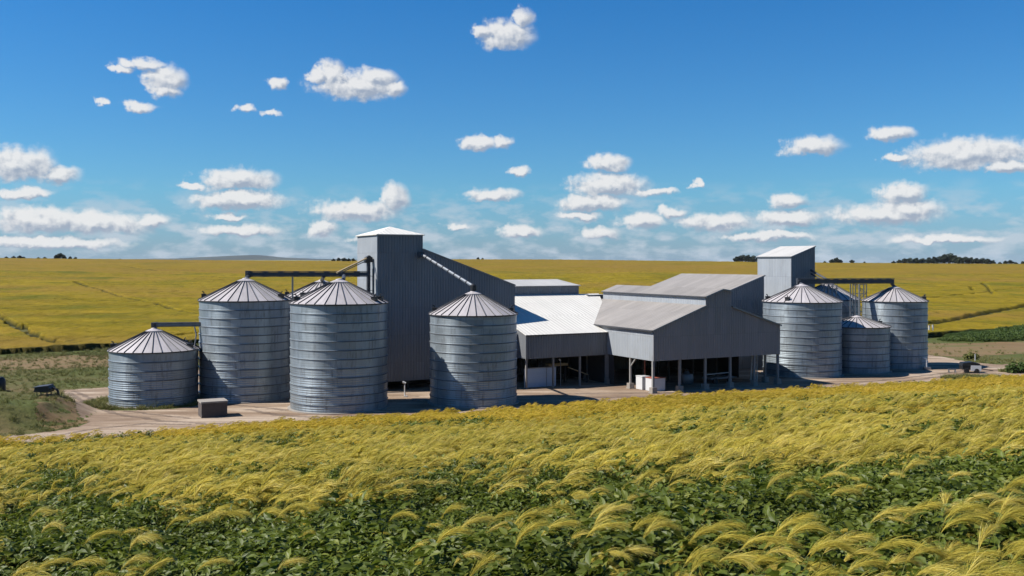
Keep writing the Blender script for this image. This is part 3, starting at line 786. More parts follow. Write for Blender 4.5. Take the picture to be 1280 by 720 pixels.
# lattice trestle above the low silo
tr = empty('lattice_trestle', (*at(1074.5, 400, 131)[:2], 0)); tag(tr, 'narrow steel lattice trestle carrying the right conveyor, behind the low silo', 'trestle')
zt2 = at(1074, 354.6, 131)[2]-.05
for sx in (-.75, .75):
    for sy in (-.5, .5): MB().bar((sx, sy, 0), (sx, sy, zt2), .11, .11).build('leg', M['steel'], tr)
m = MB(); nb = 9
for k in range(nb):
    za, zc = zt2*k/nb, zt2*(k+1)/nb; sg = 1 if k % 2 else -1
    for sy in (-.5, .5): m.bar((-.75*sg, sy, za), (.75*sg, sy, zc), .07); m.bar((-.75, sy, zc-.05), (.75, sy, zc-.05), .07)
m.build('lattice', M['steel'], tr)
MB().tube([(-.25, -.6, zt2), (-.25, -.6, 6)], .13, 8).build('down_pipe', M['steel'], tr)
# stair / braces left of the trestle
br = empty('catwalk', (*at(1036, 356, 133)[:2], 0)); tag(br, 'tangle of steel catwalk, pipes and sloping ladder under the right conveyor', 'catwalk')
def loc(root, p): return Vector(p)-Vector(root.location)
for k, (xa, ya, xb, yb_) in enumerate([(1030, 355, 1031, 372), (1036, 355, 1036, 376), (1041, 355, 1040, 374), (1046, 356, 1045, 378)]):
    MB().bar(loc(br, at(xa, ya, 133)), loc(br, at(xb, yb_, 133)), .14).build('upright', M['steel'], br)
m = MB()
for q in ((1026, 366, 1041, 357), (1036, 357, 1049, 372), (1030, 372, 1046, 360), (1024, 361, 1048, 361)): m.bar(loc(br, at(q[0], q[1], 133.2)), loc(br, at(q[2], q[3], 133.2)), .10)
m.build('cross_brace', M['steel'], br)
m = MB(); A_, B_ = loc(br, at(1046, 371, 132.6)), loc(br, at(1070, 393, 131.5))
for off in (Vector((0, 0, .22)), Vector((0, 0, -.22))): m.bar(A_+off, B_+off, .07)
for k in range(12):
    q = A_.lerp(B_, k/12); m.bar(q-Vector((0, 0, .22)), q+Vector((0, 0, .22)), .05)
m.build('ladder', M['steel'], br)
ch = empty('grain_chute', at(1007, 334, 134.5)); tag(ch, 'pair of dark chutes slanting from the pale tower to the right conveyor', 'chute')
m = MB()
m.tube([(0, 0, 0), loc(ch, at(1035, 350, 131))], .16, 8); m.build('chute_pipe', M['dark_steel'], ch)
MB().tube([(.2, 0, -.6), loc(ch, at(1031, 352, 131))], .12, 8).build('chute_pipe', M['dark_steel'], ch)
MB().box(-.5, .4, -.3, .6, -1.0, .35).build('outlet_box', M['black'], ch)
# ------------------------------------------------------------------ things in and around the sheds
def P(x, y, z=0): return gp(x, y, z)
# concrete box in front of the silos
bx0, by0 = P(252, 523); k = empty('concrete_box', (bx0, by0, 0), TH); tag(k, 'weathered concrete box on the dirt between the squat silo and the nearest silo', 'concrete box')
MB().box(0, 2.25, 0, 1.9, -.1, 1.32).build('box_body', M['concrete_shaded'], k)
MB().box(-.06, 2.31, -.06, 1.96, 1.324, 1.46).build('lid', M['concrete'], k)
# white panel wall in the white-roofed shed
X_, Y_ = WF.w(.35, 1.0)[:2]
k = empty('hopper_wall', (X_, Y_, 0), TH); tag(k, 'pale blue-white panel wall standing low inside the white-roofed shed', 'panel wall')
MB().box(0, 2.75, 0, .12, 0.05, 2.15).build('panel', M['bluewhite'], k); MB().box(2.8, 4.0, 0.0, .12, .05, 2.15).build('panel', M['bluewhite'], k)
MB().box(-.02, 4.04, -.06, .18, 2.154, 2.24).build('top_rail', M['steel'], k)
MB().box(2.76, 2.79, -.03, .14, 0, 2.15).build('joint_strip', M['steel'], k)
# timber platform and sloping plank
p = WF.w(4.6, 3.2); k = empty('timber_platform', (p[0], p[1], 0), TH); tag(k, 'pale timber platform edge catching light inside the white-roofed shed', 'platform')
MB().box(0, 2.6, 0, .8, 2.0, 2.28).build('deck', M['timber'], k)
for t in (.2, 2.3): MB().box(t, t+.14, .2, .34, 0, 2.0).build('leg', M['inside_shade'], k)
p = WF.w(6.9, 2.6); k = empty('sloping_plank', (p[0], p[1], 0), TH); tag(k, 'pale plank sloping down from the timber platform to the right', 'plank')
MB().bar((0, 0, 1.85), (2.5, -.2, .9), .3, .1).build('board', M['timber'], k); MB().box(2.35, 2.5, -.3, -.1, 0, .85).build('prop', M['inside_shade'], k)
p = WF.w(4.9, .9); k = empty('lamp_post', (p[0], p[1], 0)); tag(k, 'short dark post with small white lamp head inside the white-roofed shed', 'lamp post')
MB().tube([(0, 0, 0), (0, 0, 2.9)], .05, 8).build('pole', M['steel'], k); MB().tube([(0, 0, 2.9), (-.18, 0, 3.02)], .09, 8).build('lamp_head', M['white'], k)
# white crates with red tops by the corner post
def crate(x, y, w, d, h, label, top):
    k = empty('white_crate', (x, y, 0), TH); tag(k, label, 'crate', 'white crates at the shed corner')
    MB().box(0, w, 0, d, 0.03, h).build('crate_body', M['white'], k)
    m = MB()
    for t in (0, w-.06): m.box(t, t+.06, -.03, -.003, .03, h)
    m.build('corner_strip', M['steel'], k)
    MB().box(-.03, w+.03, -.04, d+.03, h+.003, h+.07).build('lid', M[top], k)
x, y = GS.w(.55, 2.9)[:2]; crate(x, y, 1.0, 1.2, 1.42, 'plain white crate, left one of two beside the shed corner post', 'white')
x, y = GS.w(.75, 1.25)[:2]; crate(x, y, 1.7, 1.3, 1.40, 'white crate with rusty red lid, right one of two beside the shed corner post', 'red')
p = GS.w(1.8, 4.2); k = empty('red_pole', (p[0], p[1], 0)); tag(k, 'thin rusty red pole standing behind the white crates', 'pole')
MB().tube([(0, 0, 0), (0, 0, 3.5)], .07, 8).build('pole_shaft', M['red'], k); MB().box(-.18, .18, -.18, .18, 0, .06).build('foot_plate', M['red'], k)
# dim machinery inside the gabled shed
p = GS.w(8.2, 5.0); k = empty('grain_bag', (p[0], p[1], 0)); tag(k, 'pale bulk grain bag standing in the dark of the gabled shed', 'bag')
m = MB().lathe([(.001, 0), (.62, .02), (.78, .3), (.8, .9), (.66, 1.35), (.3, 1.55), (.2, 1.75), (.001, 1.76)], 20); o = m.build('sack', M['steel'], k); o.scale = (1.0, .9, .85)
MB().tube([(-.35, 0, 1.2), (0, 0, 1.8), (.35, 0, 1.2)], .04, 6).build('lifting_strap', M['steel'], k)
p = GS.w(10.3, 3.2); k = empty('drawbar_trailer', (p[0], p[1], 0), TH+.1); tag(k, 'low flat trailer with pale rail parked between the gabled shed posts', 'trailer')
MB().box(0, 3.6, 0, 1.5, .55, .75).build('deck', M['steel'], k); MB().bar((-.9, -.05, 1.2), (2.9, -.05, 1.25), .06, .1).build('side_rail', M['white'], k)
for t in (.6, 2.9): MB().tube([(t, -.12, .35), (t, .1, .35)], .35, 18).build('wheel', M['black'], k)
MB().bar((3.6, .7, .6), (4.8, .7, .5), .1).build('drawbar', M['steel'], k)
# white pipe with valve in front of the elevator building
x, y = P(506, 496); k = empty('standpipe', (x, y, 0)); tag(k, 'thin white standpipe with tee head in front of the dark opening', 'standpipe')
MB().tube([(0, 0, 0), (0, 0, 1.25), (-.08, 0, 1.45)], .07, 8).build('pipe', M['white'], k); MB().tube([(-.25, 0, 1.55), (.1, 0, 1.40)], .12, 8).build('tee_head', M['white'], k); MB().box(-.08, .3, -.15, .15, 0, .12).build('foot', M['white'], k)
x, y = P(526, 500.5); k = empty('pale_slab', (x, y, 0), .1); tag(k, 'thin pale slab on the ground beside the centre silo', 'slab')
m = MB().box(-.9, .7, -.5, .5, .02, .14); m.build('slab_top', M['concrete'], k)
# white steps/frames between shed and silo
p = GS.w(16.6, 3.3); k = empty('white_frame_rack', (p[0], p[1], 0), TH); tag(k, 'jumble of white tube frames against the silo behind the last shed post', 'rack')
for i, (a_, b_) in enumerate((((-.4, 0, 0), (-.2, 0, 3.3)), ((.1, 0, 0), (.1, 0, 3.1)), ((.55, 0, 0), (.5, 0, 3.2)))): MB().bar(a_, b_, .1).build('upright', M['white'], k)
m = MB(); m.bar((-.3, 0, 3.2), (.1, 0, 2.6), .1); m.bar((.1, 0, 3.05), (.55, 0, 3.1), .1); m.bar((-.25, 0, 2.0), (.5, 0, 2.3), .08); m.build('cross_tube', M['white'], k)
# pipe stand right of last silo
x, y = P(1158, 462); k = empty('aeration_pipe', (x, y, 0)); tag(k, 'small white pipe stand at the foot of the furthest right silo', 'pipe')
MB().tube([(0, 0, 0), (0, 0, 1.2), (-.12, 0, 1.45), (-.45, 0, 1.5)], .12, 8).build('pipe', M['white'], k); MB().box(-.3, .5, -.3, .3, 0, .35).build('fan_box', M['steel'], k)
# little trailer on the right
x, y = P(1203, 466.5); k = empty('small_trailer', (x, y, 0), math.radians(-8)); tag(k, 'small white-ended trailer under black tarpaulin on the dirt road at right', 'trailer')
m = MB(); m.prism([(0, .45), (2.2, .45), (2.2, .95), (0, .95)], FT, 0, 1.3); m.build('tray', M['black'], k)
m = MB(); m.prism([(-.05, .95), (2.25, .95), (2.05, 1.25), (1.2, 1.42), (.1, 1.3)], FT, -.05, 1.35); m.build('tarpaulin', M['black'], k)
MB().box(1.0, 2.25, -.06, -.01, .3, 1.0).build('tail_panel', M['white'], k)
for sx in (.5, 1.7):
    MB().tube([(sx, -.12, .3), (sx, .12, .3)], .3, 16).build('wheel', M['black'], k)
MB().bar((2.2, .65, .55), (3.9, .65, .3), .09).build('drawbar', M['black'], k)
x, y = P(1190, 466); k = empty('white_trestle', (x, y, 0)); tag(k, 'low pale trestle just left of the tarpaulin-covered trailer', 'trestle')
MB().bar((-.5, 0, .45), (.5, 0, .45), .12).build('top_bar', M['steel'], k)
for sx in (-.4, .4):
    for sy in (-.2, .2): MB().bar((sx, sy, 0), (sx, 0, .45), .07).build('leg', M['steel'], k)
# marker posts
for (px_, yb_, h, lab) in ((1161.5, 411.5, 1.2, 'left of a pair of short white posts at the edge of the dark track'), (1166, 411.5, 1.3, 'right of a pair of short white posts at the edge of the dark track')):
    X_, Y_ = P(px_, yb_, 1.0); zz = float(ground_h(X_, Y_)); k = empty('marker_post', (X_, Y_, zz)); tag(k, lab, 'post', 'short white posts')
    MB().box(-.12, .12, -.12, .12, -.1, h*1.4).build('post_shaft', M['white'], k); MB().box(-.15, .15, -.15, .15, h*1.4+.002, h*1.4+.08).build('post_cap', M['concrete'], k)
X_, Y_ = P(1219, 451); k = empty('marker_post', (X_, Y_, 0)); tag(k, 'thin pale post beside the green weeds behind the dirt road at right', 'post', 'short white posts')
MB().box(-.05, .05, -.05, .05, -.1, .95).build('post_shaft', M['white'], k); MB().box(-.07, .07, -.07, .07, .952, 1.0).build('post_cap', M['concrete'], k)
# old hopper on the bank
X_, Y_ = P(55, 494, 1.5); zg = float(ground_h(X_, Y_)); k = empty('auger_hopper', (X_, Y_, zg)); k.scale = (.8, .8, .85); tag(k, 'black metal hopper lid with bent discharge pipe on the grassy bank at left', 'hopper')
m = MB(); m.prism([(-.9, .45), (-.75, .95), (.75, 1.15), (1.05, .8), (.85, .42)], FT, -.7, .7); m.build('hopper_box', M['black'], k)
MB().slab([(-.95, -.75, .98), (.8, -.75, 1.17), (.8, .75, 1.22), (-.95, .75, 1.03)], .05).build('lid', M['dark_steel'], k)
MB().tube([(.8, 0, .85), (1.3, 0, .78), (1.62, 0, .55), (1.72, 0, .1), (1.72, 0, -1.2)], [.12, .12, .13, .14, .15], 10).build('discharge_pipe', M['black'], k)
for sx, sy in ((-.6, -.5), (-.6, .5), (.6, -.5), (.6, .5)): MB().bar((sx, sy, -.5), (sx, sy, .5), .1).build('leg', M['dark_steel'], k)
MB().bar((.6, 0, .05), (2.9, .1, -.75), .1, .08).build('tow_bar', M['black'], k)
X_, Y_ = P(0, 492, 1.3); zg = float(ground_h(X_, Y_)); k = empty('fuel_drum', (X_, Y_, zg)); tag(k, 'dark upright drum with pale foot on the bank at the left frame edge', 'drum')
MB().lathe([(.001, .3), (.5, .3), (.52, .6), (.5, .62), (.5, 1.0), (.52, 1.02), (.48, 1.5), (.3, 1.75), (.001, 1.78)], 20).build('drum_body', M['black'], k)
MB().box(-.55, .6, -.5, .5, -.3, .3).build('pale_foot', M['concrete'], k)
MB().bar((.4, -.1, .45), (1.1, -.1, .4), .12).build('handle', M['black'], k)

# ------------------------------------------------------------------ trees
def leaf_cloud(n, lobes, size, seed, squash=1.0):
    r_ = np.random.default_rng(seed)
    V = []; Fc = []
    li = r_.integers(0, len(lobes), n)
    for i in range(n):
        c = lobes[li[i]]; d = r_.normal(size=3); d /= np.linalg.norm(d)
        rad = r_.random()**.45
        p = np.array(c[:3])+d*rad*np.array(c[3])
        a = r_.normal(size=3); a /= np.linalg.norm(a); b = np.cross(a, r_.normal(size=3)); b /= np.linalg.norm(b)
        s = size*(.6+.8*r_.random()); k = len(V)
        V += [p-a*s-b*s*.6, p+a*s-b*s*.6, p+a*s*.7+b*s*.6, p-a*s*.7+b*s*.6]; Fc.append([k, k+1, k+2, k+3])
    return np.array(V), np.array(Fc)
TREE = []
def tree_proto(kind):
    w = (3.4, 5.0, 2.6)[kind]; h = (6.5, 7.5, 8.5)[kind]
    r_ = np.random.default_rng(50+kind)
    lobes = []
    for i in range(9):
        a = r_.random()*2*PI; q = r_.random()**.6*w*.72
        zz = h*(.42+.42*r_.random()*(1-.5*q/w))
        lobes.append((q*math.cos(a), q*math.sin(a), zz, (w*.33, w*.33, h*.16)))
    lobes.append((0, 0, h*.78, (w*.45, w*.45, h*.2))); lobes.append((0, 0, h*.32, (w*.8, w*.8, h*.2)))
    V, Fc = leaf_cloud(1500, lobes, .38, 60+kind)
    me = npmesh('crown', V, Fc, M['tree'], link=False).data
    tb = MB().tube([(0, 0, -.5), (.05, .05, h*.3), (.1, 0, h*.65)], [.32, .24, .1], 8)
    for i in range(4):
        a = i*PI/2+.4; tb.tube([(0, 0, h*.28), (w*.3*math.cos(a), w*.3*math.sin(a), h*.5), (w*.5*math.cos(a), w*.5*math.sin(a), h*.62)], [.14, .09, .04], 6)
    to = tb.build('trunk', M['bark']); tm = to.data; bpy.data.objects.remove(to)
    return me, tm
for k in range(3): TREE.append(tree_proto(k))
def tree(x, Y, kind, s, label, group, sx=1.0):
    X_ = (x-640)/F*Y; z = float(ground_h(X_, Y))
    root = empty('tree', (X_, Y, z-.3), random.random()*6); root.scale = (s*sx, s*sx, s); tag(root, label, 'tree', group)
    for nm, me in (('crown', TREE[kind][0]), ('trunk', TREE[kind][1])):
        o = bpy.data.objects.new(nm, me); COL.objects.link(o); o.parent = root
def row(items, label, group, Y=896, k=1.0):
    for i, (x, kind, s) in enumerate(items): tree(x, Y+random.uniform(-8, 8), kind, s*k, label, group, 1.15)
row([(1117,0,.45),(1124,0,.6),(1131,0,.75),(1138,1,.75),(1146,0,.85),(1153,1,.7),(1161,0,.9),(1168,0,1.0),(1175,1,.95),(1181,2,1.0),(1187,1,1.25),(1194,0,1.1),(1200,0,1.0),(1207,1,.9),(1214,0,.95),(1221,0,.85),(1228,1,.75),(1235,0,.8),(1242,0,.6),(1250,0,.4),(1257,0,.55),(1263,1,.55),(1270,0,.4),(1278,0,.5)],
    'dark round tree in the long row on the right-hand skyline', 'trees in the long row on the right-hand skyline', k=1.2)
row([(921,0,.7),(928,1,.8),(935,0,.9),(942,1,.75)], 'dark tree in the close clump on the skyline left of the pale tower', 'trees in the clump left of the pale tower', k=1.35)
row([(1040,0,.62),(1046,0,.8),(1051,0,.55),(1031,0,.35)], 'dark tree in the small group just right of the pale tower', 'trees just right of the pale tower', k=1.2)
tree(1065, 896, 1, .58, 'lone low dark tree on the skyline over the right conveyor', None)
tree(1081, 896, 0, .42, 'tiny dark tree on the skyline above the furthest right silo', None)
tree(1098, 896, 0, .25, 'smallest bush-like dark tree on the skyline, left of the long row', None)
row([(598,0,.5),(603,0,.4)], 'tiny dark tree on the skyline right of the high tower', 'pair of tiny trees right of the high tower')
tree(575, 896, 0, .25, 'single speck of a tree on the skyline nearest the high tower roofline', None)
row([(70,0,.55),(75,1,.65),(80,0,.5),(88,0,.4),(94,0,.35)], 'dark tree in the clump on the left skyline', 'trees in the left skyline clump', k=1.35)
row([(8,0,.3),(17,0,.35),(25,1,.35),(30,0,.3),(48,0,.25),(56,0,.28)], 'small dark tree on the skyline at the far left', 'small trees at the far left skyline', k=1.5)
tree(150, 896, 0, .3, 'lone small dark tree on the skyline above the squat silo', None)
row([(417,0,.4),(423,0,.5),(430,1,.45),(436,0,.45),(442,0,.45)], 'dark tree in the small row beside the high tower on the left skyline', 'trees in the row left of the high tower', k=1.35)
# ------------------------------------------------------------------ scatter (stuff)
def scatter(name, pts, rots, scl, idx, protos, label, cat):
    col = bpy.data.collections.new(name+'_kinds')          # never linked: only supplies shapes
    for k, o in enumerate(protos):
        o.name = f'{name}_shape_{chr(97+k)}'; col.objects.link(o)
    me = bpy.data.meshes.new(name)
    me.vertices.add(len(pts)); me.vertices.foreach_set('co', np.asarray(pts, np.float32).ravel())
    a = me.attributes.new('rot', 'FLOAT_VECTOR', 'POINT'); a.data.foreach_set('vector', np.asarray(rots, np.float32).ravel())
    a = me.attributes.new('scl', 'FLOAT', 'POINT'); a.data.foreach_set('value', np.asarray(scl, np.float32))
    a = me.attributes.new('idx', 'INT', 'POINT'); a.data.foreach_set('value', np.asarray(idx, np.int32))
    o = bpy.data.objects.new(name, me); COL.objects.link(o)
    ng = bpy.data.node_groups.new(name, 'GeometryNodeTree')
    ng.interface.new_socket('Geometry', in_out='INPUT', socket_type='NodeSocketGeometry')
    ng.interface.new_socket('Geometry', in_out='OUTPUT', socket_type='NodeSocketGeometry')
    gi = ng.nodes.new('NodeGroupInput'); go = ng.nodes.new('NodeGroupOutput')
    ip = ng.nodes.new('GeometryNodeInstanceOnPoints'); ci = ng.nodes.new('GeometryNodeCollectionInfo')
    ci.inputs['Collection'].default_value = col; ci.inputs['Separate Children'].default_value = True; ci.inputs['Reset Children'].default_value = True
    def attr(n, t):
        x = ng.nodes.new('GeometryNodeInputNamedAttribute'); x.data_type = t; x.inputs['Name'].default_value = n; return x.outputs[0]
    e2r = ng.nodes.new('FunctionNodeEulerToRotation')
    ng.links.new(attr('rot', 'FLOAT_VECTOR'), e2r.inputs[0])
    ng.links.new(gi.outputs[0], ip.inputs['Points']); ng.links.new(ci.outputs[0], ip.inputs['Instance'])
    ip.inputs['Pick Instance'].default_value = True
    ng.links.new(attr('idx', 'INT'), ip.inputs['Instance Index'])
    ng.links.new(e2r.outputs[0], ip.inputs['Rotation']); ng.links.new(attr('scl', 'FLOAT'), ip.inputs['Scale'])
    ng.links.new(ip.outputs[0], go.inputs[0])
    md = o.modifiers.new('scatter', 'NODES'); md.node_group = ng
    tag(o, label, cat, kind='stuff')
    return o

def ribbon(V, Fc, pts, w0, w1, side):
    """flat strip along pts"""
    k = len(V); n = len(pts)
    for i, p in enumerate(pts):
        w = (w0+(w1-w0)*i/(n-1))/2; V.append(p-side*w); V.append(p+side*w)
    for i in range(n-1): Fc.append([k+2*i, k+2*i+1, k+2*i+3, k+2*i+2])

def leafy(seed, nl=26, h=.68, R=.34, ls=.045, mat='leaf'):
    r_ = np.random.default_rng(seed); V = []; Fc = []
    up = np.array([0, 0, 1.])
    for i in range(nl):
        a = r_.random()*2*PI; q = R*r_.random()**.6; z = h*(.25+.75*r_.random()**.7)*(1-.25*q/R)
        c = np.array([q*math.cos(a), q*math.sin(a), z])
        tri = 3 if i % 2 == 0 else 1
        for t in range(tri):
            b = a+(t-1)*1.5*(tri > 1)+r_.normal()*.5
            nrm = np.array([math.cos(a)*.35+r_.normal()*.35, math.sin(a)*.35+r_.normal()*.35, .8+r_.normal()*.2]); nrm /= np.linalg.norm(nrm)
            d = np.array([math.cos(b), math.sin(b), r_.normal()*.3]); d -= nrm*d.dot(nrm); d /= np.linalg.norm(d)
            s = np.cross(nrm, d); L_ = ls*(.7+.7*r_.random()); W = L_*.72
            o = c+d*.02
            k = len(V)
            # oval leaf folded along the midrib, tip dipping
            V += [o, o+d*L_*.55+s*W*.62+nrm*L_*.12, o+d*L_*1.25+s*W*.5+nrm*L_*.02, o+d*L_*1.9-nrm*L_*.35,
                  o+d*L_*1.25-s*W*.5+nrm*L_*.02, o+d*L_*.55-s*W*.62+nrm*L_*.12, o+d*L_*.8-nrm*L_*.02]
            Fc += [[k, k+6, k+2, k+1], [k+6, k+3, k+2, k+2], [k, k+5, k+4, k+6], [k+6, k+4, k+3, k+3]]
    return V, Fc

def clean_faces(V, Fc, name, mat):
    me = bpy.data.meshes.new(name)
    fs = []
    for f in Fc:
        g = []
        for i in f:
            if i not in g: g.append(int(i))
        if len(g) > 2: fs.append(g)
    me.from_pydata([tuple(v) for v in V], [], fs); me.materials.append(M[mat]); me.update()
    return me
def proto(name, V, Fc, mat):
    return bpy.data.objects.new(name, clean_faces(V, Fc, name, mat))

def plume_parts(seed, ns=110, w=.005, L=.42, h=.88, seg=4, stems=True):
    """seed head swept towards +X by the wind; returns strands (V,F) and stem (V,F)"""
    r_ = np.random.default_rng(seed); V = []; Fc = []; SV = []; SF = []
    lean = .14+.12*r_.random()
    th0 = math.radians(r_.uniform(46, 72)); curl = r_.uniform(.8, 1.7) if seed >= 300 or seed < 210 else r_.uniform(.3, .9)
    # rachis
    p = np.array([lean, 0, h]); pts = [np.array([0, 0, 0.]), np.array([lean*.15, 0, h*.5]), p.copy()]
    rac = [p.copy()]; th = th0
    for i in range(8):
        th -= curl/8; p = p+np.array([math.cos(th), 0, math.sin(th)])*L/8; rac.append(p.copy())
    side = np.array([0, 1., 0])
    ribbon(SV, SF, pts+rac[1:5], .010, .004, side); ribbon(SV, SF, pts+rac[1:5], .010, .004, np.array([.9, 0, -.3]))
    # two bladed leaves on the stem
    for k in range(2):
        a = r_.random()*2*PI; z = h*(.35+.3*k); d = np.array([math.cos(a)+.6, math.sin(a), 0]); d /= np.linalg.norm(d)
        q = [np.array([lean*.1, 0, z])+d*.28*t+np.array([0, 0, .22*t-.34*t*t]) for t in (0, .35, .7, 1.)]
        ribbon(SV, SF, q, .022, .003, np.cross(d, [0, 0, 1.]))
    for i in range(ns):
        t = r_.random()**.8; j = min(int(t*8), 7); o = rac[j]*(1-(t*8-j))+rac[j+1]*(t*8-j)
        ll = L*(.35+.55*r_.random())*(1-.45*t)
        sp = r_.normal()*.32; el = th0-curl*t*.9+r_.normal()*.15; q = [o]; d = np.array([math.cos(el)*math.cos(sp), math.cos(el)*math.sin(sp), math.sin(el)])
        for k in range(seg):
            d = d+np.array([.08, 0, -.17*(.5+k/seg)]); d /= np.linalg.norm(d); q.append(q[-1]+d*ll/seg)
        s = np.cross(d, r_.normal(size=3)); s /= np.linalg.norm(s)
        ribbon(V, Fc, q, w, w*.55, s)
        # grains along the strand
        for g in range(3):
            c = q[1+r_.integers(seg)]+r_.normal(size=3)*.006; a = r_.normal(size=3); a /= np.linalg.norm(a); b = np.cross(a, s); k = len(V); z = w*1.1
            V += [c-a*z, c+b*z*.7, c+a*z, c-b*z*.7]; Fc.append([k, k+1, k+2, k+3])
    return V, Fc, SV, SF
def both(mats, *VF):
    V = []; Fc = []; mi = []
    for k, (v, f) in enumerate(VF):
        o = len(V); V += list(v); Fc += [[i+o for i in q] for q in f]; mi += [k]*len(f)
    me = bpy.data.meshes.new('x')
    fs = []; mm = []
    for f, m_ in zip(Fc, mi):
        g = []
        for i in f:
            if i not in g: g.append(int(i))
        if len(g) > 2: fs.append(g); mm.append(m_)
    me.from_pydata([tuple(v) for v in V], [], fs)
    for m_ in mats: me.materials.append(M[m_])
    me.polygons.foreach_set('material_index', mm); me.update()
    return bpy.data.objects.new('x', me)

def field_pts(y0, y1, dens, smax=.60, seed=1):
    """jittered positions inside the view wedge between two distances"""
    r_ = np.random.default_rng(seed)
    A = smax*(y1*y1-y0*y0)+14*(y1-y0); n = int(A*dens)
    Y = np.sqrt(r_.random(n)*(y1*y1-y0*y0)+y0*y0); X = (r_.random(n)*2-1)*(smax*Y+7)
    return X, Y
def patchiness(X, Y):
    """0 = leafy green hollow, 1 = dense golden heads; bands run across the slope"""
    a = fbm(X*.13+31, Y*.22+8, 3); b = fbm(X*.55+3, Y*.6+70, 3)
    v = .52*a+.48*b
    return v
NEAR_PLUMES = []
def foreground():
    # leafy understorey
    lp = [proto('l', *leafy(100+k, 46), 'leaf') for k in range(6)]
    lf = [proto('l', *leafy(120+k, 18, ls=.075, R=.45), 'leaf') for k in range(3)]
    sets = []
    for (y0, y1, dens, sd) in ((5.0, 16, 13, 1), (16, 30, 9, 2), (30, 50, 5, 3)):
        X, Y = field_pts(y0, y1, dens, seed=sd); sets.append((X, Y, np.full(len(X), 0 if y1 < 31 else 1)))
    X = np.concatenate([s[0] for s in sets]); Y = np.concatenate([s[1] for s in sets]); fr = np.concatenate([s[2] for s in sets])
    keep = Y < E_edge(X)-.5; X, Y, fr = X[keep], Y[keep], fr[keep]
    r_ = np.random.default_rng(5); n = len(X)
    hgt = .80+1.0*fbm(X*.8+9, Y*.8, 2)
    idx = np.where(fr == 0, r_.integers(0, 6, n), 6+r_.integers(0, 3, n))
    Z = ground_h(X, Y)
    scatter('bean_plants', np.stack([X, Y, Z], -1), np.stack([r_.normal(size=n)*.12, r_.normal(size=n)*.12, r_.random(n)*6.28], -1), hgt*(.85+.35*r_.random(n)), idx, lp+lf, 'dark green leafy crop filling the foreground slope', 'crop')
    # near seed heads: mid detail
    pm = []
    for k in range(6):
        V, Fc, SV, SF = plume_parts(200+k, 130, .0042, L=.38); pm.append(both(['plume', 'stem'], (V, Fc), (SV, SF)))
    pf = []
    for k in range(4):
        V, Fc, SV, SF = plume_parts(220+k, 90, .0085, L=.44, seg=3); pf.append(both(['plume', 'stem'], (V, Fc), (SV, SF)))
    XS, YS, IS, SS = [], [], [], []
    for (y0, y1, dens, sd, lodf) in ((7.0, 17, 11, 11, 0), (17, 34, 14, 12, 1), (34, 56, 8, 13, 1)):
        X, Y = field_pts(y0, y1, dens, seed=sd); m = patchiness(X, Y)
        thr = np.interp(Y, [7, 12, 18, 32, 50], [.575, .55, .515, .485, .455])-.05*X/Y
        prob = np.clip((m-thr)/.055+.15, .09, 1)*np.interp(Y, [7, 14], [.8, 1])
        r_ = np.random.default_rng(sd+50); kp = (r_.random(len(X)) < prob) & (Y < E_edge(X)-.5)
        X, Y = X[kp], Y[kp]; XS.append(X); YS.append(Y); IS.append((6 if lodf else 0)+r_.integers(0, 4 if lodf else 6, len(X))); SS.append(r_.uniform(.75, 1.2, len(X)))
    X = np.concatenate(XS); Y = np.concatenate(YS); I = np.concatenate(IS); S_ = np.concatenate(SS)
    # the largest-showing heads become plants of their own
    Zg = ground_h(X, Y)
    inview = (np.abs(X/Y) < .53) & (HOR+F*(H-(Zg+.9*S_))/Y < 722) & (Y < 17)
    order = np.argsort(np.where(inview, Y, 1e9))[:200]
    sel = np.zeros(len(X), bool); sel[order] = True; sel &= inview
    r_ = np.random.default_rng(77); n = len(X)
    rot = np.stack([r_.normal(size=n)*.10, r_.normal(size=n)*.12, r_.normal(size=n)*.42-.1], -1)
    Z = Zg-.02
    ns = ~sel
    scatter('golden_seed_heads', np.stack([X, Y, Z], -1)[ns], rot[ns], S_[ns], I[ns], pm+pf, 'wind-swept golden seed heads in drifts over the foreground slope', 'crop')
    hi = []
    for k in range(8):
        V, Fc, SV, SF = plume_parts(300+k, 230, .0032, L=.38, seg=5); hi.append((clean_faces(V, Fc, 'seed_head', 'plume'), clean_faces(SV, SF, 'stem', 'stem')))
    for j, i in enumerate(np.nonzero(sel)[0]):
        root = empty('seed_plant', (X[i], Y[i], Z[i])); root.rotation_euler = rot[i]; root.scale = (S_[i],)*3
        tag(root, 'feathery golden seed grass leaning right among green leaves in the near foreground', 'grass plant', 'feathery seed grasses in the near foreground')
        for nm, me in (('seed_head', hi[j % 8][0]), ('stem', hi[j % 8][1])):
            o = bpy.data.objects.new(nm, me); COL.objects.link(o); o.parent = root
    # leafy plants standing clear of the heads in small drifts
    gx, gy = field_pts(15, 60, 5, seed=61); mm = fbm(gx*.30+71, gy*.36+3, 3)
    kk = (mm > np.interp(gy, [15, 30, 60], [.55, .53, .512])+.05*gx/gy) & (gy < E_edge(gx)-1); gx, gy = gx[kk], gy[kk]; ng_ = len(gx); rg = np.random.default_rng(62)
    tall = [proto('l', *leafy(460+k, 44, ls=.062, R=.42, h=1.25), 'leaf') for k in range(4)]
    scatter('tall_bean_plants', np.stack([gx, gy, ground_h(gx, gy)], -1), np.stack([rg.normal(size=ng_)*.1, rg.normal(size=ng_)*.1, rg.random(ng_)*6.28], -1), rg.uniform(.75, 1.05, ng_), rg.integers(0, 4, ng_), tall, 'taller green leafy plants standing in small drifts among the golden heads', 'crop')
    # far part of the slope: clumps
    cl = []
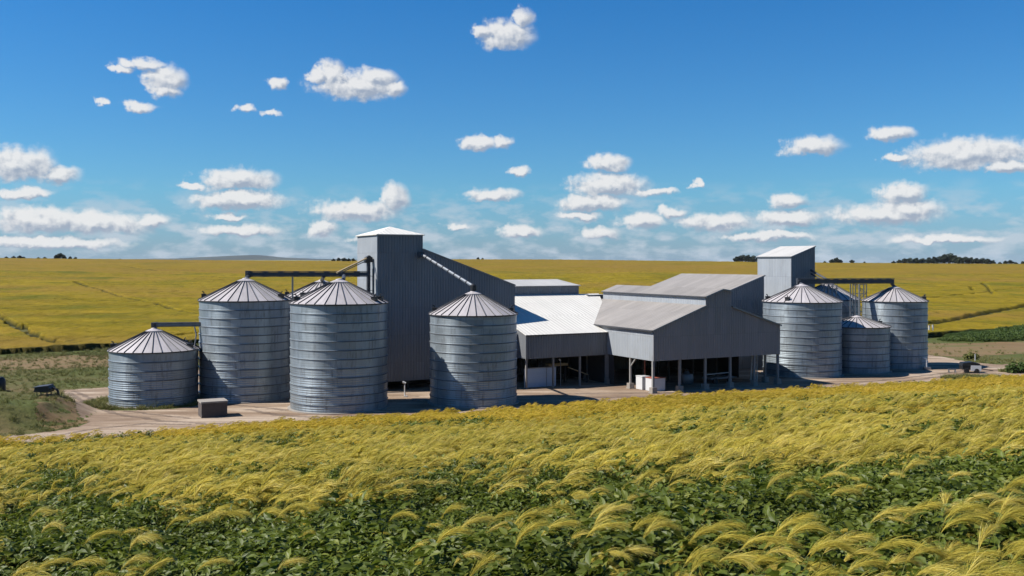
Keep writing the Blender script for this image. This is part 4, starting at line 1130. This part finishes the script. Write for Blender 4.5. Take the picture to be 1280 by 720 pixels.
    for k in range(6):
        r2 = np.random.default_rng(400+k); V = []; Fc = []
        for q in range(9):
            v, f, sv, sf = plume_parts(410+k*10+q, 16, .018, L=.42, h=.74, seg=3)
            off = np.array([r2.uniform(-.5, .5), r2.uniform(-.5, .5), r2.uniform(-.12, .08)]); o = len(V); V += [p+off for p in v]; Fc += [[i+o for i in q_] for q_ in f]
        cl.append(proto('c', V, Fc, 'plume_far'))
    gr = [proto('c', *leafy(440+k, 30, ls=.10, R=.5, h=1.0), 'leaf') for k in range(3)]
    X, Y = field_pts(36, 122, 2.6, smax=.62, seed=21)
    r_ = np.random.default_rng(22)
    kp = Y < E_edge(X)-.3; X, Y = X[kp], Y[kp]; n = len(X)
    m = patchiness(X, Y); green = r_.random(n) < np.clip((np.interp(Y, [42, 60, 90], [.53, .49, .43])-.06*X/Y-m)/.05+.12, .06, .9)
    idx = np.where(green, 6+r_.integers(0, 3, n), r_.integers(0, 6, n))
    scatter('golden_crop_edge', np.stack([X, Y, ground_h(X, Y)-.05], -1), np.stack([r_.normal(size=n)*.08, r_.normal(size=n)*.08, r_.normal(size=n)*.35], -1), r_.uniform(.8, 1.2, n), idx, cl+gr, 'golden crop on the far half of the foreground slope, along the dirt yard', 'crop')
    # ragged margin on the dirt
    # sheet of dark leaf litter under the crop so no bare soil glares through
foreground()

def under_crop():
    s = np.linspace(-1.0, 1.0, 260); yy = np.concatenate([np.linspace(-30, 4, 12), np.geomspace(5, 135, 200)])
    xs = np.linspace(-80, 90, 300)
    X, Y = np.meshgrid(xs, np.linspace(-20, 1, 260)); Y = -20+(E_edge(X)+20)*np.linspace(0, 1, 260)[:, None]
    Z = ground_h(X, Y)+.04
    nr, na = X.shape; i = np.arange(nr-1)[:, None]*na+np.arange(na-1)[None, :]
    f = np.stack([i, i+1, i+na+1, i+na], -1).reshape(-1, 4)
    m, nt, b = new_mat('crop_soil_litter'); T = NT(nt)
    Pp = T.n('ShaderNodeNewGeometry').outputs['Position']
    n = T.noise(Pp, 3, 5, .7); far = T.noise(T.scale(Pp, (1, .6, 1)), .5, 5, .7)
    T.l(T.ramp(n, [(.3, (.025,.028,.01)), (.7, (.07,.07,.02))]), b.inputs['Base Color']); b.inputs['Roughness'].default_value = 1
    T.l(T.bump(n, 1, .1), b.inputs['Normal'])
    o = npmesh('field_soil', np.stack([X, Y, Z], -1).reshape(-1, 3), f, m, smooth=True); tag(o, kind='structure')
under_crop()

def tuft(seed, n=22, h=.35, R=.3, w=.03):
    r_ = np.random.default_rng(seed); V = []; Fc = []
    for i in range(n):
        a = r_.random()*2*PI; q = R*r_.random(); o = np.array([q*math.cos(a), q*math.sin(a), 0]); b = r_.random()*2*PI
        d = np.array([math.cos(b)*.4+.15, math.sin(b)*.4, 1.]); hh = h*(.5+.7*r_.random()); s = np.cross(d, r_.normal(size=3)); s /= np.linalg.norm(s)
        ribbon(V, Fc, [o, o+d*hh*.5, o+d*hh+np.array([math.cos(b), math.sin(b), -.3])*hh*.3], w, w*.3, s)
    return proto('t', V, Fc, 'grass')
def grass():
    r_ = np.random.default_rng(31)
    ps = [tuft(500+k) for k in range(4)]+[tuft(510+k, 30, .6, .45, .05) for k in range(2)]
    n = 42000
    X = r_.uniform(-75, 95, n); Y = r_.uniform(60, 166, n)
    z = ground_h(X, Y)
    s_ = X/Y
    inn = (np.abs(s_) < .6) & (Y > E_edge(X)+.3) & (Y < B_edge(s_)+1)
    yardm = in_poly(X, Y, yard); ringm = in_poly(X, Y, ring)
    bare = fbm(X*.12+5, Y*.12, 3) < .42
    vis = (s_ < PXS(262)) | (s_ > PXS(1130)) | (Y > 150)
    soilm = (s_ > PXS(1130)) & (Y > 138) & (Y < 168)
    keep = inn & (~soilm | (r_.random(n) < .10)) & ((~yardm) | ringm | (r_.random(n) < .0)) & ~(bare & (r_.random(n) < .6)) & vis
    X, Y = X[keep], Y[keep]
    # strip along the crop margin and lush bits
    for (cx, cy, rx, ry, nn) in ((*gp(1220, 473), 4.2, 1.5, 900), (*gp(1270, 465), 2.0, .9, 500), (c1x, c1y, 6.0, 5.3, 2200)):
        a = r_.random(nn)*2*PI; q = np.sqrt(r_.random(nn)); x2 = cx+rx*q*np.cos(a); y2 = cy+ry*q*np.sin(a)
        ok = np.hypot(x2-s1[0], y2-s1[1]) > s1[2]+.3
        X = np.append(X, x2[ok]); Y = np.append(Y, y2[ok])
    xx = r_.uniform(-60, 75, 5000); X = np.append(X, xx); Y = np.append(Y, E_edge(xx)+r_.exponential(.5, 5000)-.2)
    n = len(X); idx = np.where(r_.random(n) < .8, r_.integers(0, 4, n), 4+r_.integers(0, 2, n))
    scatter('rough_grass', np.stack([X, Y, ground_h(X, Y)], -1), np.stack([r_.normal(size=n)*.1, r_.normal(size=n)*.1, r_.random(n)*6.28], -1), r_.uniform(.4, .9, n), idx, ps, 'rough green and brown grass around the dirt yard', 'grass')
grass()

def undergrowth():
    r_ = np.random.default_rng(41)
    # band of dark bushes at right, foot of the crop slope
    ps = []
    for k in range(3):
        V, Fc = leaf_cloud(900, [(0, 0, .8, (1.4, 1.2, .9)), (1.0, .4, .6, (.9, .9, .7)), (-1.0, -.3, .6, (1, .8, .6))], .10, 600+k); ps.append(proto('u', list(V), list(Fc), 'hedge'))
    n = 560; s_ = r_.uniform(PXS(1176), PXS(1430), n)
    q = np.clip((s_-PXS(1172))/(PXS(1290)-PXS(1172)), 0, 1)
    Y = 170+r_.uniform(0, 1, n)*(B_edge(s_)-171); X = s_*Y
    keep = r_.random(n) < .45+.55*q; X, Y, q = X[keep], Y[keep], q[keep]; n = len(X)
    scatter('dark_undergrowth', np.stack([X, Y, ground_h(X, Y)-.2], -1), np.stack([np.zeros(n), np.zeros(n), r_.random(n)*6.28], -1), r_.uniform(.6, 1.1, n)*(.6+.5*q), r_.integers(0, 3, n), ps, 'dark green undergrowth along the foot of the crop slope at right', 'undergrowth')
undergrowth()
def bush(x, y, s, seed, label, mat='hedge'):
    X_, Y_ = gp(x, y); V, Fc = leaf_cloud(700, [(0, 0, .45, (.8, .7, .5)), (.6, .2, .4, (.6, .6, .4)), (-.6, -.2, .35, (.6, .5, .4))], .09, seed)
    o = npmesh('bush', V, Fc, M[mat]); o.location = (X_, Y_, float(ground_h(X_, Y_))); o.scale = (s, s, s); tag(o, label, 'bush')
bush(1272, 466, 1.5, 71, 'low dark bush on the verge at the right frame edge')
bush(1214, 449, 1.1, 72, 'bright green weedy bush beside the thin pale post', 'grass')

# ------------------------------------------------------------------ sky with cumulus
def px_dir(x, y):
    px_ = (x-640)/F; pz = (HOR-y)/F
    return (math.atan(px_)*1200, pz/math.hypot(1, px_)*1200)
CL = [ # groups: base row, ellipses (cx, cy, rx, ry)
 (129, [(447,108,58,19),(414,94,20,20),(470,99,28,14),(396,94,12,10),(492,112,20,12)]),
 (64, [(633,44,36,19),(653,24,14,15),(602,40,16,9)]),
 (125, [(208,98,24,17),(176,80,26,7),(152,87,12,5),(206,116,20,8)]),
 (142, [(175,134,17,7),(127,127,9,4)]), (116, [(345,105,11,8)]), (145, [(306,135,12,6),(337,139,13,4)]),
 (191, [(598,180,27,10),(628,178,15,8)]), (221, [(648,214,17,6)]),
 (231, [(22,206,42,22),(72,218,26,11)]), (250, [(30,242,33,7)]),
 (240, [(298,226,48,16),(242,231,15,4)]), (264, [(298,250,62,13)]), (275, [(285,269,22,5)]),
 (280, [(492,247,20,20),(445,264,60,14)]), (296, [(403,286,20,11)]),
 (216, [(760,205,27,14)]), (249, [(762,232,52,18),(818,241,32,6)]), (266, [(738,254,48,12)]), (278, [(725,270,30,6)]),
 (252, [(615,244,37,9)]),
 (197, [(1014,184,38,14)]), (178, [(1112,167,28,9)]),
 (216, [(1212,193,76,20),(1122,196,22,6)]), (219, [(1262,208,24,10)]),
 (256, [(1128,242,29,13)]), (285, [(1108,268,66,13),(1132,262,42,14)]),
 (264, [(985,252,25,9)]), (284, [(985,274,40,12)]), (288, [(805,276,30,11),(836,265,17,7)]), (291, [(893,277,48,12)]),
 (293, [(50,275,60,16),(120,280,70,14),(190,276,22,8)]), (298, [(300,290,50,10)]),
 (234, [(870,229,8,5)]), (301, [(750,294,26,14)]), (298, [(650,290,30,10)]), (310, [(574,283,18,5)]), (306, [(1180,300,60,7)]), (306, [(960,296,60,7)]),
 (312, [(60,304,90,8)]), (312, [(480,300,46,6)]),
]
def make_world():
    NT.S = NT.M = 1.0
    w = bpy.data.worlds.new('World'); SC.world = w; w.use_nodes = True
    nt = w.node_tree; nt.nodes.clear(); T = NT(nt)
    out = T.n('ShaderNodeOutputWorld'); bg = T.n('ShaderNodeBackground'); T.l(bg.outputs[0], out.inputs[0])
    sky = T.n('ShaderNodeTexSky'); sky.sky_type = 'NISHITA'; sky.sun_disc = False
    sky.sun_elevation = math.radians(SUN_EL); sky.sun_rotation = math.radians(SUN_ROT)
    sky.altitude = 300; sky.air_density = 1.0; sky.dust_density = .35; sky.ozone_density = 2.2
    D = T.n('ShaderNodeTexCoord').outputs['Generated']
    sep = T.n('ShaderNodeSeparateXYZ'); T.l(D, sep.inputs[0]); x, y, z = sep.outputs
    az = T.math('MULTIPLY', T.math('ARCTAN2', x, y), 1200)
    hyp = T.math('SQRT', T.math('ADD', T.math('MULTIPLY', x, x), T.math('MULTIPLY', y, y)))
    q = T.math('MULTIPLY', T.math('DIVIDE', z, T.math('MAXIMUM', hyp, .05)), 1200)
    cb = T.n('ShaderNodeCombineXYZ'); T.l(az, cb.inputs[0]); T.l(q, cb.inputs[1]); P0 = cb.outputs[0]
    # ragged outlines: displace the lookup by fractal noise
    nz = T.n('ShaderNodeTexNoise'); nz.inputs['Scale'].default_value = .045; nz.inputs['Detail'].default_value = 5; nz.inputs['Roughness'].default_value = .6
    T.l(P0, nz.inputs['Vector'])
    dv = T.scale(T.vm('SUBTRACT', nz.outputs['Color'], (.5, .5, .5)), (40, 20, 0))
    P1 = T.vm('ADD', P0, dv)
    def field(P):
        cur = None
        for base, els in CL:
            g = None
            for (cx, cy, rx, ry) in els:
                a, b_ = px_dir(cx, cy)
                s = T.vm('SUBTRACT', P, (a, b_, 0)); s = T.scale(s, (1/rx/1.18, 1/ry/1.2, 0))
                ln = T.vm('LENGTH', s, out=1)
                g = ln if g is None else T.math('MINIMUM', g, ln)
            # flat base
            _, qb = px_dir(els[0][0], base)
            ys = ysep[id(P)] if id(P) in ysep else None
            if ys is None:
                sp = T.n('ShaderNodeSeparateXYZ'); T.l(P, sp.inputs[0]); ys = sp.outputs[1]; ysep[id(P)] = ys
            k = 1/(max(e[3] for e in els)*.75)
            fb = T.math('MULTIPLY_ADD', ys, -k, 1+ (qb)*k)      # 1 at the base row, larger below
            g = T.math('MAXIMUM', g, fb)
            cur = g if cur is None else T.math('MINIMUM', cur, g)
        return T.math('SUBTRACT', 1.0, cur)
    ysep = {}
    F0 = field(P1)
    P2 = T.vm('ADD', P1, (-4, 6, 0)); F1 = field(P2)
    fine = T.noise(P0, .09, 6, .58)
    dens = T.math('ADD', F0, T.math('MULTIPLY', T.math('SUBTRACT', fine, .52), .62))
    alpha = T.n('ShaderNodeMapRange'); alpha.interpolation_type = 'SMOOTHSTEP'; T.l(dens, alpha.inputs[0]); alpha.inputs[1].default_value = -.02; alpha.inputs[2].default_value = .50
    # scattered thin low cloud near the horizon
    ls = T.noise(T.scale(P0, (.022, .055, 1)), 1.0, 5, .55)
    hb = T.n('ShaderNodeMapRange'); T.l(q, hb.inputs[0]); hb.inputs[1].default_value = 100; hb.inputs[2].default_value = 45; hb.clamp = True
    low = T.math('MULTIPLY', T.math('MULTIPLY', T.math('SUBTRACT', ls, .455), 6, clamp=True), hb.outputs[0])
    low = T.math('MULTIPLY', low, .72)
    fine2 = T.noise(T.vm('ADD', P0, (-4, 6, 0)), .09, 6, .58)
    sh = T.math('ADD', T.math('MULTIPLY', T.math('SUBTRACT', F0, F1), 1.5), T.math('MULTIPLY', T.math('SUBTRACT', fine, fine2), 1.5))  # sunward cloud edges lighter, undersides greyer: lighting put into the sky colour
    li = T.math('ADD', T.math('MULTIPLY', sh, 1.25), .56, clamp=True)
    K = 1/(.043*1.74)
    ccol = T.mix(li, tuple(v*K for v in (.36,.42,.52)), tuple(v*K for v in (.84,.84,.84)))
    hz = T.n('ShaderNodeMapRange'); T.l(q, hz.inputs[0]); hz.inputs[1].default_value = 340; hz.inputs[2].default_value = 0
    tcol = T.mix(hz.outputs[0], (.26, .98, 1.62), (.62, 1.10, 1.42))
    hz2 = T.n('ShaderNodeMapRange'); T.l(q, hz2.inputs[0]); hz2.inputs[1].default_value = 85; hz2.inputs[2].default_value = 0
    tcol = T.mix(hz2.outputs[0], tcol, (.52, .82, 1.42))
    tint = T.mix(1.0, sky.outputs[0], tcol, 'MULTIPLY')
    c = T.mix(low, tint, tuple(v*K for v in (.56,.63,.71)))
    c = T.mix(T.math('MULTIPLY', alpha.outputs[0], .94), c, ccol)
    T.l(c, bg.inputs[0]); bg.inputs[1].default_value = .043
    w.cycles.sampling_method = 'MANUAL'; w.cycles.sample_map_resolution = 512
SUN_EL = 47.0; SUN_AZ_DEG = 180.0      # sun direction: towards -X
SUN_ROT = -95.0

make_world()
sd = bpy.data.lights.new('sun', 'SUN'); sd.energy = 5.0; sd.angle = math.radians(.5); sd.color = (1, .955, .88)
so = bpy.data.objects.new('sun', sd); COL.objects.link(so)
el = math.radians(SUN_EL); dirv = Vector((-math.cos(el), -.07, math.sin(el)))
so.rotation_euler = dirv.to_track_quat('Z', 'Y').to_euler(); so.location = (-60, 40, 60)

# ------------------------------------------------------------------ camera and output
cd = bpy.data.cameras.new('camera'); cam = bpy.data.objects.new('camera', cd); COL.objects.link(cam)
cam.location = (0, 0, H); cam.rotation_euler = (PI/2, 0, 0)
cd.sensor_width = 36; cd.lens = 36*F/1280; cd.shift_y = -(360-HOR)/1280; cd.clip_start = .1; cd.clip_end = 60000
SC.camera = cam
SC.view_settings.view_transform = 'Standard'; SC.view_settings.look = 'None'; SC.view_settings.exposure = .8; SC.view_settings.gamma = 1
cy = SC.cycles if hasattr(SC, 'cycles') else None
if cy:
    cy.max_bounces = 5; cy.diffuse_bounces = 3; cy.glossy_bounces = 3; cy.transmission_bounces = 3; cy.transparent_max_bounces = 4
    cy.use_denoising = True; cy.caustics_reflective = False; cy.caustics_refractive = False; cy.sample_clamp_indirect = 6
    cy.use_adaptive_sampling = True; cy.adaptive_threshold = .02

def haze():
    m = bpy.data.materials.new('thin_air'); m.use_nodes = True; nt = m.node_tree; nt.nodes.clear(); T = NT(nt)
    out = T.n('ShaderNodeOutputMaterial'); v = T.n('ShaderNodeVolumePrincipled'); v.inputs['Density'].default_value = HAZE_D; v.inputs['Color'].default_value = (.78, .88, 1.0, 1)
    T.l(v.outputs[0], out.inputs['Volume'])
    o = MB().box(-9400, 9400, -9400, 9400, -17, 78).build('haze', m); tag(o, kind='stuff')
HAZE_D = 2.2e-5
haze()
